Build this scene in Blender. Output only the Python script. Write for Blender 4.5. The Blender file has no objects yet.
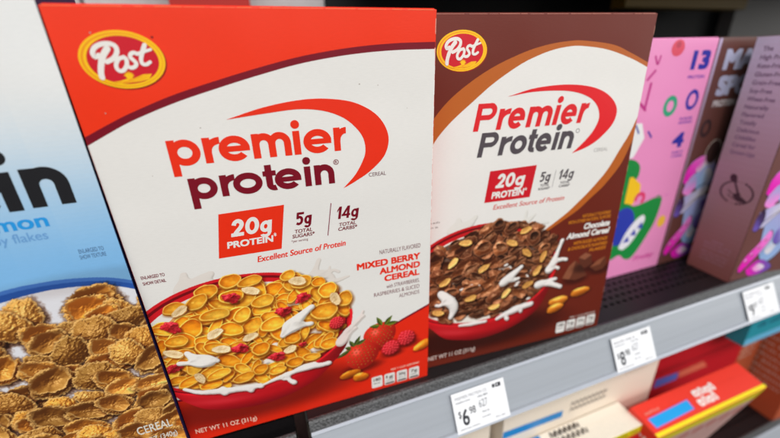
import bpy, bmesh, math, random
import numpy as np
from mathutils import Matrix, Vector

# ------------------------------------------------------------------ camera, world, lamps, exposure
scene = bpy.context.scene
cam_data = bpy.data.cameras.new('camera')
cam = bpy.data.objects.new('camera', cam_data)
scene.collection.objects.link(cam)
CR = ((0.93739573, 0.16112694, -0.3087513), (-0.34681911, 0.35115898, -0.86971482), (-0.0317137, 0.92234781, 0.38505683))
CP = (-0.4482625, -0.22626894, 0.25076742)
cam.matrix_world = Matrix([list(CR[i]) + [CP[i]] for i in range(3)] + [[0, 0, 0, 1]])
cam_data.sensor_width = 36.0
cam_data.lens = 36.0 * 372.186 / 780.0
cam_data.clip_start = 0.01
cam_data.clip_end = 50
cam_data.dof.use_dof = True
cam_data.dof.focus_distance = 0.23
cam_data.dof.aperture_fstop = 3.5
scene.camera = cam

world = bpy.data.worlds.new('World')
scene.world = world
world.use_nodes = True
wb = world.node_tree.nodes['Background']
wb.inputs['Strength'].default_value = 0.5
_nt = world.node_tree
_tc = _nt.nodes.new('ShaderNodeTexCoord')
_sx = _nt.nodes.new('ShaderNodeSeparateXYZ')
_rp = _nt.nodes.new('ShaderNodeValToRGB')          # dim aisle floor below, bright store above
_nt.links.new(_tc.outputs['Generated'], _sx.inputs['Vector'])
_mr = _nt.nodes.new('ShaderNodeMapRange')
_mr.inputs['From Min'].default_value = -1.0
_nt.links.new(_sx.outputs['Z'], _mr.inputs['Value'])
_nt.links.new(_mr.outputs['Result'], _rp.inputs['Fac'])
_nt.links.new(_rp.outputs['Color'], wb.inputs['Color'])
_e = _rp.color_ramp.elements
_e[0].position, _e[0].color = 0.36, (0.07, 0.068, 0.066, 1)
_e[1].position, _e[1].color = 0.58, (1.0, 1.0, 1.0, 1)
_m = _e.new(0.47)
_m.color = (0.26, 0.26, 0.26, 1)


def area_lamp(name, loc, target, sx, sy, energy, col=(1.0, 0.98, 0.95)):
    l = bpy.data.lights.new(name, 'AREA')
    l.shape = 'RECTANGLE'
    l.size, l.size_y, l.energy, l.color = sx, sy, energy, col
    o = bpy.data.objects.new(name, l)
    scene.collection.objects.link(o)
    o.location = loc
    o.rotation_euler = (Vector(target) - Vector(loc)).to_track_quat('-Z', 'Y').to_euler()
    return o


area_lamp('ceiling_light', (-0.2, -1.35, 2.0), (-0.2, 0.0, 0.1), 4.5, 0.35, 55)
area_lamp('ceiling_light', (0.4, -3.2, 2.3), (0.0, 0.0, 0.1), 5.0, 0.35, 60)

area_lamp('sheen_light', (5.0, -3.0, 0.95), (0.0, 0.0, 0.25), 3.0, 1.5, 34)  # added low area lamp, only to put sheen on the brown box top

scene.view_settings.view_transform = 'Standard'
scene.view_settings.look = 'None'
scene.view_settings.exposure = 0.0
scene.view_settings.gamma = 1.0
scene.cycles.use_denoising = True
scene.cycles.max_bounces = 6

MM = 0.001
W, H, D = 186.3, 279.0, 55.0
rnd = random.Random(7)


# ------------------------------------------------------------------ materials
def lin(c):
    c = np.asarray(c, float)
    return np.where(c <= 0.04045, c / 12.92, ((c + 0.055) / 1.055) ** 2.4)


def rgb(r, g, b):
    return (r / 255.0, g / 255.0, b / 255.0)


def new_mat(name, rough=0.5, spec=0.5):
    m = bpy.data.materials.new(name)
    m.use_nodes = True
    n = m.node_tree.nodes['Principled BSDF']
    n.inputs['Roughness'].default_value = rough
    n.inputs['Specular IOR Level'].default_value = spec
    return m, m.node_tree, n


def noise_bump(nt, bsdf, scale, strength, dist, detail=3, vec_scale=None):
    tc = nt.nodes.new('ShaderNodeTexCoord')
    nz = nt.nodes.new('ShaderNodeTexNoise')
    nz.inputs['Scale'].default_value = scale
    nz.inputs['Detail'].default_value = detail
    src = tc.outputs['Object']
    if vec_scale:
        mp = nt.nodes.new('ShaderNodeMapping')
        mp.inputs['Scale'].default_value = vec_scale
        nt.links.new(src, mp.inputs['Vector'])
        src = mp.outputs['Vector']
    nt.links.new(src, nz.inputs['Vector'])
    bp = nt.nodes.new('ShaderNodeBump')
    bp.inputs['Strength'].default_value = strength
    bp.inputs['Distance'].default_value = dist
    nt.links.new(nz.outputs['Fac'], bp.inputs['Height'])
    nt.links.new(bp.outputs['Normal'], bsdf.inputs['Normal'])
    return nz, src


def vary(nt, bsdf, colour_socket, fac_socket, lo, hi):
    mr = nt.nodes.new('ShaderNodeMapRange')
    mr.inputs['From Min'].default_value = 0.25
    mr.inputs['From Max'].default_value = 0.75
    mr.inputs['To Min'].default_value = lo
    mr.inputs['To Max'].default_value = hi
    nt.links.new(fac_socket, mr.inputs['Value'])
    vm = nt.nodes.new('ShaderNodeVectorMath')
    vm.operation = 'SCALE'
    nt.links.new(colour_socket, vm.inputs[0])
    nt.links.new(mr.outputs['Result'], vm.inputs['Scale'])
    nt.links.new(vm.outputs['Vector'], bsdf.inputs['Base Color'])


def print_material():
    m, nt, b = new_mat('printed_card', 0.40, 0.52)
    at = nt.nodes.new('ShaderNodeAttribute')
    at.attribute_name = 'print'
    # faint horizontal fibres of the coated board
    nz, _ = noise_bump(nt, b, 1.0, 0.10, 0.0004, 4, (260, 260, 1500))
    vary(nt, b, at.outputs['Color'], nz.outputs['Fac'], 0.975, 1.02)
    # slight warp of the board over a few centimetres
    fine = b.inputs['Normal'].links[0].from_node
    wz = nt.nodes.new('ShaderNodeTexNoise')
    wz.inputs['Scale'].default_value = 14
    wz.inputs['Detail'].default_value = 1
    wc = nt.nodes.new('ShaderNodeTexCoord')
    nt.links.new(wc.outputs['Object'], wz.inputs['Vector'])
    wb_ = nt.nodes.new('ShaderNodeBump')
    wb_.inputs['Strength'].default_value = 0.5
    wb_.inputs['Distance'].default_value = 0.004
    nt.links.new(wz.outputs['Fac'], wb_.inputs['Height'])
    nt.links.new(wb_.outputs['Normal'], fine.inputs['Normal'])
    n2 = nt.nodes.new('ShaderNodeTexNoise')
    n2.inputs['Scale'].default_value = 30
    tc = nt.nodes.new('ShaderNodeTexCoord')
    nt.links.new(tc.outputs['Object'], n2.inputs['Vector'])
    mr = nt.nodes.new('ShaderNodeMapRange')
    mr.inputs['To Min'].default_value = 0.34
    mr.inputs['To Max'].default_value = 0.5
    nt.links.new(n2.outputs['Fac'], mr.inputs['Value'])
    nt.links.new(mr.outputs['Result'], b.inputs['Roughness'])
    return m


PRINT = print_material()


def plain(name, c, rough=0.5, spec=0.4, scale=400, lo=0.95, hi=1.04, bump=0.08, metallic=0.0, vec=None):
    m, nt, b = new_mat(name, rough, spec)
    b.inputs['Metallic'].default_value = metallic
    col = nt.nodes.new('ShaderNodeRGB')
    l = lin(c)
    col.outputs[0].default_value = (l[0], l[1], l[2], 1)
    nz, _ = noise_bump(nt, b, scale, bump, 0.0005, 4, vec)
    vary(nt, b, col.outputs[0], nz.outputs['Fac'], lo, hi)
    return m


# ------------------------------------------------------------------ object helpers
def link(o):
    scene.collection.objects.link(o)
    return o


def thing(name, label, cat, mat=None, group=None):
    o = link(bpy.data.objects.new(name, None))
    o.empty_display_size = 0.02
    if mat is not None:
        o.matrix_world = mat
    o['label'] = label
    o['category'] = cat
    if group:
        o['group'] = group
    return o


def mesh_obj(name, bm, mat, parent=None, smooth=False):
    me = bpy.data.meshes.new(name)
    bm.to_mesh(me)
    bm.free()
    me.materials.append(mat)
    if smooth:
        me.polygons.foreach_set('use_smooth', [True] * len(me.polygons))
    o = link(bpy.data.objects.new(name, me))
    if parent:
        o.parent = parent
    return o


def hexa(bm, p):
    """eight corners: bottom ring then top ring"""
    v = [bm.verts.new(q) for q in p]
    for f in ((3, 2, 1, 0), (4, 5, 6, 7), (0, 1, 5, 4), (1, 2, 6, 5), (2, 3, 7, 6), (3, 0, 4, 7)):
        bm.faces.new([v[i] for i in f])
    return v


def box(bm, x0, x1, y0, y1, z0, z1):
    return hexa(bm, [(x0, y0, z0), (x1, y0, z0), (x1, y1, z0), (x0, y1, z0),
                     (x0, y0, z1), (x1, y0, z1), (x1, y1, z1), (x0, y1, z1)])


def extrude_profile(bm, prof, x0, x1, closed=True):
    a = [bm.verts.new((x0, y, z)) for y, z in prof]
    b = [bm.verts.new((x1, y, z)) for y, z in prof]
    n = len(prof)
    for i in range(n if closed else n - 1):
        j = (i + 1) % n
        bm.faces.new((a[i], a[j], b[j], b[i]))
    if closed:
        bm.faces.new(a[::-1])
        bm.faces.new(b)
    bmesh.ops.recalc_face_normals(bm, faces=bm.faces[:])


def carton(name, parent, w, d, h, mat, lean=0.0, x0=0.0, bev=0.7):
    """closed carton with rounded board edges and the seam of its glued top flap; sizes in mm"""
    bm = bmesh.new()
    dz = d * math.tan(lean)
    m = MM
    hexa(bm, [(x0 * m, 0, 0), (w * m, 0, 0), (w * m, d * m, dz * m), (x0 * m, d * m, dz * m),
              (x0 * m, 0, h * m), (w * m, 0, h * m), (w * m, d * m, h * m), (x0 * m, d * m, h * m)])
    bmesh.ops.bevel(bm, geom=bm.edges[:], offset=bev * m, segments=2, affect='EDGES', profile=0.6)
    body = mesh_obj(name, bm, mat, parent)
    fl = bmesh.new()
    box(fl, (x0 + 1.2) * m, (w - 1.2) * m, 0.9 * m, d * 0.62 * m, h * m + 0.00001, h * m + 0.0005)
    mesh_obj('top_flap', fl, mat, parent)
    return body


# ------------------------------------------------------------------ flat printing on a plane
def _cap(ch):
    return 0.682


_TXT = bpy.data.curves.new('lettering', 'FONT')
_TXO = bpy.data.objects.new('lettering', _TXT)


class Art:
    """ink laid on a flat panel: 2D shapes in mm, each ink layer a few hundredths of a mm above the last"""

    def __init__(s, O=(0, 0, 0), U=(1, 0, 0), V=(0, 0, 1), N=(0, -1, 0), warp=None):
        s.O, s.U, s.V, s.N = map(np.array, (O, U, V, N))
        s.warp = warp
        s.v, s.f, s.c = [], [], []

    def add(s, pts, faces, col, h):
        b = len(s.v)
        c = tuple(lin(col)) + (1,)
        for p in pts:
            u, v = s.warp(p[0], p[1]) if s.warp else (p[0], p[1])
            q = s.O + (s.U * u + s.V * v + s.N * h) * MM
            s.v.append(tuple(q))
            s.c.append(c)
        s.f += [tuple(b + i for i in f) for f in faces]

    def poly(s, pts, col, h=0.1):
        a = sum(p[0] * q[1] - q[0] * p[1] for p, q in zip(pts, list(pts[1:]) + [pts[0]]))
        if a < 0:
            pts = pts[::-1]
        s.add(pts, [tuple(range(len(pts)))], col, h)

    def rect(s, x0, y0, x1, y1, col, h=0.1, sh=0.0):
        s.poly([(x0, y0), (x1, y0), (x1 + sh, y1), (x0 + sh, y1)], col, h)

    def rrect(s, x0, y0, x1, y1, r, col, h=0.1):
        p = []
        for cx, cy, a in ((x1 - r, y1 - r, 0), (x0 + r, y1 - r, 90), (x0 + r, y0 + r, 180), (x1 - r, y0 + r, 270)):
            for k in range(5):
                t = math.radians(a + k * 22.5)
                p.append((cx + r * math.cos(t), cy + r * math.sin(t)))
        s.poly(p, col, h)

    def ellipse(s, cx, cy, a, b, col, h=0.1, rot=0.0, n=48):
        cr, sr = math.cos(rot), math.sin(rot)
        s.poly([(cx + a * math.cos(t) * cr - b * math.sin(t) * sr, cy + a * math.cos(t) * sr + b * math.sin(t) * cr)
                for t in [2 * math.pi * k / n for k in range(n)]], col, h)

    def strip(s, A, B, col, h=0.1):
        n = len(A)
        s.add(list(A) + list(B), [(i, i + 1, n + i + 1, n + i) for i in range(n - 1)], col, h)

    def arc(s, cx, cy, rx, ry, a0, a1, w, col, h=0.1, n=32, w1=None):
        A, B = [], []
        for k in range(n + 1):
            t = math.radians(a0 + (a1 - a0) * k / n)
            hw = (w + ((w1 if w1 is not None else w) - w) * k / n) / 2
            c_, s_ = math.cos(t), math.sin(t)
            A.append((cx + (rx + hw) * c_, cy + (ry + hw) * s_))
            B.append((cx + (rx - hw) * c_, cy + (ry - hw) * s_))
        s.strip(A, B, col, h)

    def stroke(s, pts, w, col, h=0.1, w1=None, sub=8, caps=True):
        P = spline(pts, sub)
        n = len(P)
        A, B = [], []
        for i in range(n):
            p, q = P[max(0, i - 1)], P[min(n - 1, i + 1)]
            d = np.array(q) - np.array(p)
            d = d / (np.linalg.norm(d) + 1e-9)
            hw = (w + ((w1 if w1 is not None else w) - w) * i / max(1, n - 1)) / 2
            A.append((P[i][0] - d[1] * hw, P[i][1] + d[0] * hw))
            B.append((P[i][0] + d[1] * hw, P[i][1] - d[0] * hw))
        s.strip(A, B, col, h)
        if caps:
            s.ellipse(P[0][0], P[0][1], w / 2, w / 2, col, h + 0.006, n=16)
            e = (w1 if w1 is not None else w) / 2
            s.ellipse(P[-1][0], P[-1][1], e, e, col, h + 0.007, n=16)

    def text(s, body, l, r, base, cap, col, h=0.12, bold=0.0, shear=0.0, slope=0.0, space=1.0):
        _TXT.body = body
        _TXT.size = 1.0
        _TXT.offset = 0.0
        _TXT.shear = shear
        _TXT.space_character = space
        _TXT.resolution_u = 6
        me = bpy.data.meshes.new_from_object(_TXO)
        n = len(me.vertices)
        co = np.empty(n * 3)
        me.vertices.foreach_get('co', co)
        co = co.reshape(-1, 3)
        x0, x1 = co[:, 0].min(), co[:, 0].max()
        sy = cap / (0.682 + 2 * bold)
        sx = (r - l) / (x1 - x0 + 2 * bold)
        faces = [tuple(p.vertices) for p in me.polygons]
        # heavier weights: the same line of ink struck again a hair to each side
        for k, (dx, dy) in enumerate(((0, 0), (-1, -1), (1, -1), (-1, 1), (1, 1), (0, -1), (0, 1), (-1, 0), (1, 0)) if bold > 0.03 else
                                     ((-1, -.7), (1, .7), (-1, .7), (1, -.7)) if bold > 0 else ((0, 0),)):
            s.add([(l + (x - x0 + bold + dx * bold) * sx, base + (y + bold + dy * bold) * sy + slope * (x - x0) * sx) for x, y, _ in co],
                  faces, col, h + 0.003 * k)
        bpy.data.meshes.remove(me)

    def scribble(s, l, r, base, cap, col, h=0.12, seed=1, w=0.35):
        """line of print too small to be read in the photograph: short letter-high ticks"""
        g = random.Random(seed)
        x = l
        while x < r:
            L = g.uniform(2.0, 5.0) * cap
            x1 = min(r, x + L)
            k = x
            while k < x1 - cap * 0.3:
                s.rect(k, base, k + cap * w, base + cap * g.choice((0.7, 0.7, 1.0)), col, h)
                if g.random() < 0.6:
                    s.rect(k + cap * w, base + cap * g.choice((0, 0.3, 0.55)), k + cap * 0.62, base + cap * 0.15 + cap * g.choice((0, 0.3, 0.55)), col, h)
                k += cap * 0.75
            x = x1 + cap * 0.6

    def build(s, name, parent, mat=None):
        me = bpy.data.meshes.new(name)
        me.from_pydata(s.v, [], s.f)
        a = me.color_attributes.new('print', 'FLOAT_COLOR', 'POINT')
        a.data.foreach_set('color', np.array(s.c, dtype=np.float32).ravel())
        me.materials.append(mat or PRINT)
        o = link(bpy.data.objects.new(name, me))
        o.parent = parent
        return o


def spline(pts, sub=8):
    if len(pts) < 3:
        return list(pts)
    P = [np.array(p, float) for p in pts]
    P = [2 * P[0] - P[1]] + P + [2 * P[-1] - P[-2]]
    out = []
    for i in range(1, len(P) - 2):
        for k in range(sub):
            t = k / sub
            a, b, c, d = P[i - 1], P[i], P[i + 1], P[i + 2]
            q = 0.5 * (2 * b + (c - a) * t + (2 * a - 5 * b + 4 * c - d) * t * t + (3 * b - a - 3 * c + d) * t ** 3)
            out.append((q[0], q[1]))
    out.append(tuple(P[-2]))
    return out


# ------------------------------------------------------------------ printed food picture (ink dots on a fine grid)
def vnoise(ny, nx, cell, g, octaves=3):
    out = np.zeros((ny, nx))
    amp, tot = 1.0, 0.0
    for o in range(octaves):
        c = max(1.0, cell / 2 ** o)
        gy, gx = int(ny / c) + 3, int(nx / c) + 3
        r = g.random((gy, gx))
        yy = np.arange(ny) / c
        xx = np.arange(nx) / c
        y0, x0 = yy.astype(int), xx.astype(int)
        fy, fx = (yy - y0)[:, None], (xx - x0)[None, :]
        fy, fx = fy * fy * (3 - 2 * fy), fx * fx * (3 - 2 * fx)
        a = r[y0][:, x0] * (1 - fx) + r[y0][:, x0 + 1] * fx
        b = r[y0 + 1][:, x0] * (1 - fx) + r[y0 + 1][:, x0 + 1] * fx
        out += amp * (a * (1 - fy) + b * fy)
        tot += amp
        amp *= 0.5
    return out / tot


def sstep(a, b, x):
    t = np.clip((x - a) / (b - a), 0, 1)
    return t * t * (3 - 2 * t)


class Canvas:
    def __init__(s, u0, v0, u1, v1, res, bg, seed=1):
        s.res = res
        s.nx, s.ny = int((u1 - u0) * res) + 1, int((v1 - v0) * res) + 1
        s.us = np.linspace(u0, u1, s.nx)
        s.vs = np.linspace(v0, v1, s.ny)
        s.U, s.V = np.meshgrid(s.us, s.vs)
        s.C = np.empty((s.ny, s.nx, 3))
        s.C[:] = bg
        s.g = np.random.default_rng(seed)
        s.N1 = vnoise(s.ny, s.nx, 1.6 * res, s.g, 4)
        s.N2 = vnoise(s.ny, s.nx, 6 * res, s.g, 3)

    def win(s, u0, u1, v0, v1):
        i0, i1 = np.searchsorted(s.us, (u0, u1))
        j0, j1 = np.searchsorted(s.vs, (v0, v1))
        if i1 - i0 < 3 or j1 - j0 < 3:
            return None
        return (slice(j0, j1), slice(i0, i1))

    def blend(s, sl, m, col):
        s.C[sl] = s.C[sl] * (1 - m[..., None]) + np.asarray(col) * m[..., None]

    def mask(s, poly, soft=None):
        P = np.array(poly)
        pad = 1.0
        sl = s.win(P[:, 0].min() - pad, P[:, 0].max() + pad, P[:, 1].min() - pad, P[:, 1].max() + pad)
        if sl is None:
            return None, None
        m = np.zeros(s.U[sl].shape)
        q = 0.25 / s.res
        for du, dv in ((-q, -q * .5), (q * .5, -q), (q, q * .5), (-q * .5, q)):
            x, y = s.U[sl] + du, s.V[sl] + dv
            ins = np.zeros(x.shape, bool)
            for (x1, y1), (x2, y2) in zip(P, np.roll(P, -1, 0)):
                if y1 == y2:
                    continue
                ins ^= ((y1 > y) != (y2 > y)) & (x < (x2 - x1) * (y - y1) / (y2 - y1) + x1)
            m += ins
        return sl, m / 4

    def fill(s, poly, col, alpha=1.0):
        sl, m = s.mask(poly)
        if sl is not None:
            s.blend(sl, m * alpha, col)
        return sl, m

    def dim(s, cx, cy, a, b, k, rot=0.0, soft=0.5):
        R = max(a, b) * 1.5
        sl = s.win(cx - R, cx + R, cy - R, cy + R)
        if sl is None:
            return
        x, y = s.U[sl] - cx, s.V[sl] - cy
        c, n = math.cos(rot), math.sin(rot)
        r = np.hypot((x * c + y * n) / a, (-x * n + y * c) / b)
        s.C[sl] *= (1 - k * sstep(1 + soft, 1 - soft, r))[..., None] ** np.array([0.8, 1.0, 1.1])

    def flake(s, cx, cy, a, b, rot, base, kind='cup', rim=None, bump=0.25, wob=0.06, shadow=0.42, rough=0.0,
              dep=0.5, spec=0.22, tilt=None):
        g = s.g
        R = 1.45 * max(a, b)
        sl = s.win(cx - R, cx + R, cy - R, cy + R)
        if sl is None:
            return
        x, y = s.U[sl] - cx, s.V[sl] - cy
        c, n = math.cos(rot), math.sin(rot)
        p, q = x * c + y * n, -x * n + y * c
        ph = g.random(4) * 6.283
        an = np.arctan2(q / b, p / a)
        w = 1 + wob * np.sin(3 * an + ph[0]) + 0.7 * wob * np.sin(5 * an + ph[1]) + 0.4 * wob * np.sin(9 * an + ph[2])
        if rough:
            w = w + rough * (s.N1[sl] - 0.5) * 2
        r = np.hypot(p / a, q / b) / w
        r2 = np.hypot(((x - 0.7) * c + (y + 1.1) * n) / a, (-(x - 0.7) * n + (y + 1.1) * c) / b) / w
        sh = 1 - shadow * sstep(1.28, 0.85, r2)
        s.C[sl] *= sh[..., None] ** np.array([0.75, 1.05, 1.25])
        m = np.clip((1 - r) * min(a, b) * s.res + 0.5, 0, 1)
        big = min(a, b)
        hgt = dep * big * (r ** 2) * (1 if kind == 'cup' else -1)
        hgt = hgt + bump * (s.N1[sl] + 0.5 * s.N2[sl])
        hy, hx = np.gradient(hgt, 1 / s.res)
        tx, ty = tilt if tilt else ((g.random() - 0.5) * 0.5, (g.random() - 0.5) * 0.5)
        nx, ny = -hx + tx, -hy + ty
        L = np.array([-0.38, 0.66, 0.65])
        inv = 1 / np.sqrt(nx * nx + ny * ny + 1)
        lam = np.clip((nx * L[0] + ny * L[1] + L[2]) * inv, 0, 1)
        hv = np.array([-0.21, 0.37, 0.9])
        sp = np.clip((nx * hv[0] + ny * hv[1] + hv[2]) * inv, 0, 1) ** 24
        shade = 0.46 + 0.78 * lam
        if kind == 'cup':
            shade = shade * (0.88 + 0.14 * np.clip(r, 0, 1) ** 2)
        col = np.asarray(base)[None, None, :] * (1 + 0.16 * (s.N2[sl] - 0.5))[..., None]
        col = col * shade[..., None] ** np.array([0.75, 1.05, 1.5])
        col = col + (spec * sp)[..., None] * np.array([1, 0.95, 0.8])
        if rim is not None:
            k = sstep(0.84, 0.93, r) * 0.75
            if kind == 'cup':
                k = k * (0.45 + 0.55 * sstep(0.4, -0.6, q / b))
            col = col * (1 - k[..., None]) + np.asarray(rim) * k[..., None] * (0.75 + 0.35 * lam)[..., None]
        s.blend(sl, m, np.clip(col, 0, 1))

    def cupflake(s, cx, cy, a, b, rot, wall, rim, lo, hi, shadow=0.55, wallh=0.2):
        """printed picture of one smooth corn flake: outer wall, pale rim, shaded hollow"""
        g = s.g
        R = 1.5 * max(a, b)
        sl = s.win(cx - R, cx + R, cy - R, cy + R)
        if sl is None:
            return
        x, y = s.U[sl] - cx, s.V[sl] - cy
        c, n = math.cos(rot), math.sin(rot)
        ph = g.random(4) * 6.283

        def rad(dx, dy, fa, fb):
            p, q = (x - dx) * c + (y - dy) * n, -(x - dx) * n + (y - dy) * c
            an = np.arctan2(q / b, p / a)
            w = 1 + 0.045 * np.sin(2 * an + ph[0]) + 0.04 * np.sin(3 * an + ph[1]) + 0.02 * np.sin(6 * an + ph[2])
            return np.hypot(p / (a * fa), q / (b * fb)) / w
        aa = min(a, b) * s.res
        M = lambda r: np.clip((1 - r) * aa + 0.5, 0, 1)
        sh = 1 - shadow * sstep(1.35, 0.8, rad(0.8, -1.3 - wallh * b * 0.4, 1, 1))
        s.C[sl] *= sh[..., None] ** np.array([0.6, 1.0, 1.35])
        tx = 0.98 + 0.2 * (s.N1[sl] - 0.5) + 0.16 * (s.N2[sl] - 0.5)
        gx = np.clip(0.5 + 0.5 * (x * 0.45 - y * 0.9) / b, 0, 1)           # 0 top left, 1 bottom right
        k = 0.93 + 0.16 * g.random()
        r0 = rad(0, -wallh * b, 1, 1)
        s.blend(sl, np.maximum(M(r0), 0) , np.clip(np.asarray(wall) * (tx * k * (1.05 - 0.35 * gx))[..., None], 0, 1))
        r1 = rad(0, 0, 0.985, 0.97)
        s.blend(sl, M(r1), np.clip(np.asarray(rim) * (tx * k * (1.0 + 0.1 * (1 - gx)))[..., None], 0, 1))
        th = 0.875 + 0.05 * g.random()
        r2 = rad(0.1, 0.03 * b, th, th - 0.09)
        e = sstep(0.25, 1.0, r2)
        up = np.clip(1 - gx * 1.15, 0, 1) * e
        col = np.asarray(hi) * (1 - up)[..., None] + np.asarray(lo) * up[..., None]
        hl = np.exp(-(((x - 0.25 * a) / (0.36 * a)) ** 2 + ((y + 0.30 * b) / (0.26 * b)) ** 2))
        col = col * (tx * k)[..., None] + (0.17 * hl)[..., None] * np.array([1, .9, .6])
        gs = np.exp(-(((x + 0.30 * a) / (0.20 * a)) ** 2 + ((y - 0.02 * b) / (0.13 * b)) ** 2)) * (s.N1[sl] > 0.47)
        col = col + (0.20 * gs * g.random())[..., None] * np.array([1, 1, .9])
        s.blend(sl, M(r2), np.clip(col, 0, 1))

    def liquid(s, strokes, col=(0.955, 0.945, 0.93), shadow=0.35, dark=0.3, alpha=0.96):
        """printed milk: all strokes of one splash melt into a single shape"""
        balls = []
        for pts, radii in strokes:
            P = np.array(spline(pts, 10)) if len(pts) > 2 else np.linspace(pts[0], pts[-1], 14)
            L = np.concatenate([[0], np.cumsum(np.hypot(*np.diff(P, axis=0).T))])
            T = 0.0
            while T <= L[-1]:
                x, y = np.interp(T, L, P[:, 0]), np.interp(T, L, P[:, 1])
                r = float(np.interp(T / L[-1], np.linspace(0, 1, len(radii)), radii))
                balls.append((x + (s.g.random() - .5) * r * .3, y + (s.g.random() - .5) * r * .3, r * (0.88 + 0.28 * s.g.random())))
                T += 0.5 * r
            balls.append((P[-1][0], P[-1][1], radii[-1] * 1.08))
        B = np.array(balls)
        m0 = B[:, 2].max() * 2 + 2
        sl = s.win(B[:, 0].min() - m0, B[:, 0].max() + m0, B[:, 1].min() - m0, B[:, 1].max() + m0)
        if sl is None:
            return
        x, y = s.U[sl], s.V[sl]
        F, G, RR = np.zeros(x.shape), np.zeros(x.shape), np.zeros(x.shape)
        for a, b, r in balls:
            k = np.clip(1 - ((x - a) ** 2 + (y - b) ** 2) / (4 * r * r), 0, None) ** 3
            F += k
            RR += k * r
            G += np.clip(1 - ((x - a - .6) ** 2 + (y - b + 1.0) ** 2) / (4.6 * r * r), 0, None) ** 3
        R = RR / np.maximum(F, 1e-6)
        T = 1.33
        if shadow:
            s.C[sl] *= (1 - shadow * sstep(0.7, 1.6, G))[..., None] ** np.array([0.8, 1, 1.1])
        hgt = R * (1 - np.exp(-np.clip(F / T - 0.8, 0, None) * 1.5)) + 0.7 * s.N2[sl]
        hy, hx = np.gradient(hgt, 1 / s.res)
        lam = np.clip((-0.3 * hx * -1 - 0.6 * hy * -1 * -1 + 0.75) / np.sqrt(hx * hx + hy * hy + 1), 0, 1)
        gy, gx = np.gradient(F, 1 / s.res)
        gm = np.hypot(gx, gy) / s.res + 1e-6
        m = np.clip((F - T) / gm + 0.5, 0, 1) * alpha
        cc = np.asarray(col)[None, None] * (1 - dark + dark * 1.45 * np.clip(lam, 0, 0.75))[..., None] ** np.array([1, 1.03, 1.07])
        s.blend(sl, m, np.clip(cc, 0, 1))

    def build(s, name, parent, art, h=0.05):
        n = s.nx * s.ny
        q = art.O[None] + (art.U[None] * s.U.reshape(-1, 1) + art.V[None] * s.V.reshape(-1, 1) + art.N[None] * h) * MM
        if art.warp:
            uu, vv = art.warp(s.U.reshape(-1, 1), s.V.reshape(-1, 1))
            q = art.O[None] + (art.U[None] * uu + art.V[None] * vv + art.N[None] * h) * MM
        i = (np.arange(s.ny - 1)[:, None] * s.nx + np.arange(s.nx - 1)[None, :]).ravel()
        f = np.stack([i, i + 1, i + 1 + s.nx, i + s.nx], 1).astype(np.int32)
        me = bpy.data.meshes.new(name)
        me.vertices.add(n)
        me.vertices.foreach_set('co', q.astype(np.float32).ravel())
        me.loops.add(f.size)
        me.loops.foreach_set('vertex_index', f.ravel())
        me.polygons.add(len(f))
        me.polygons.foreach_set('loop_start', np.arange(0, f.size, 4, dtype=np.int32))
        me.update(calc_edges=True)
        a = me.color_attributes.new('print', 'FLOAT_COLOR', 'POINT')
        c = np.ones((n, 4), dtype=np.float32)
        c[:, :3] = lin(np.clip(s.C.reshape(-1, 3), 0, 1))
        a.data.foreach_set('color', c.ravel())
        me.materials.append(PRINT)
        o = link(bpy.data.objects.new(name, me))
        o.parent = parent
        return o


# print colours
WHITE = rgb(233, 231, 227)
ORANGE = rgb(243, 52, 12)
RED_O = rgb(236, 46, 14)
WINE = rgb(122, 0, 28)
BROWN = rgb(106, 33, 17)
TAN = rgb(186, 96, 30)
RED = rgb(222, 30, 38)
GREY = rgb(80, 72, 78)
YEL = rgb(252, 196, 10)
GOLD = rgb(240, 150, 10)


# ------------------------------------------------------------------ SHELVES
BLACK_METAL = plain('black_powder_coat', rgb(22, 19, 21), 0.42, 0.35, 900, 0.8, 1.3, 0.25)
LIP_METAL = plain('scuffed_shelf_lip', rgb(58, 59, 61), 0.4, 0.5, 620, 0.0, 2.3, 1.0)
RAIL_PLASTIC = plain('grey_rail_plastic', rgb(160, 166, 174), 0.32, 0.5, 60, 0.94, 1.04, 0.04, vec=(0.06, 1, 6))
RAIL_EDGE = plain('pale_rail_edge', rgb(178, 184, 195), 0.22, 0.6, 60, 0.97, 1.03, 0.02)
DARK_BACK = plain('dark_back_panel', rgb(22, 21, 22), 0.6, 0.3, 200, 0.8, 1.2, 0.1)
GREY_BACK = plain('grey_back_panel', rgb(196, 192, 192), 0.6, 0.3, 120, 0.95, 1.04, 0.05)


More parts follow.
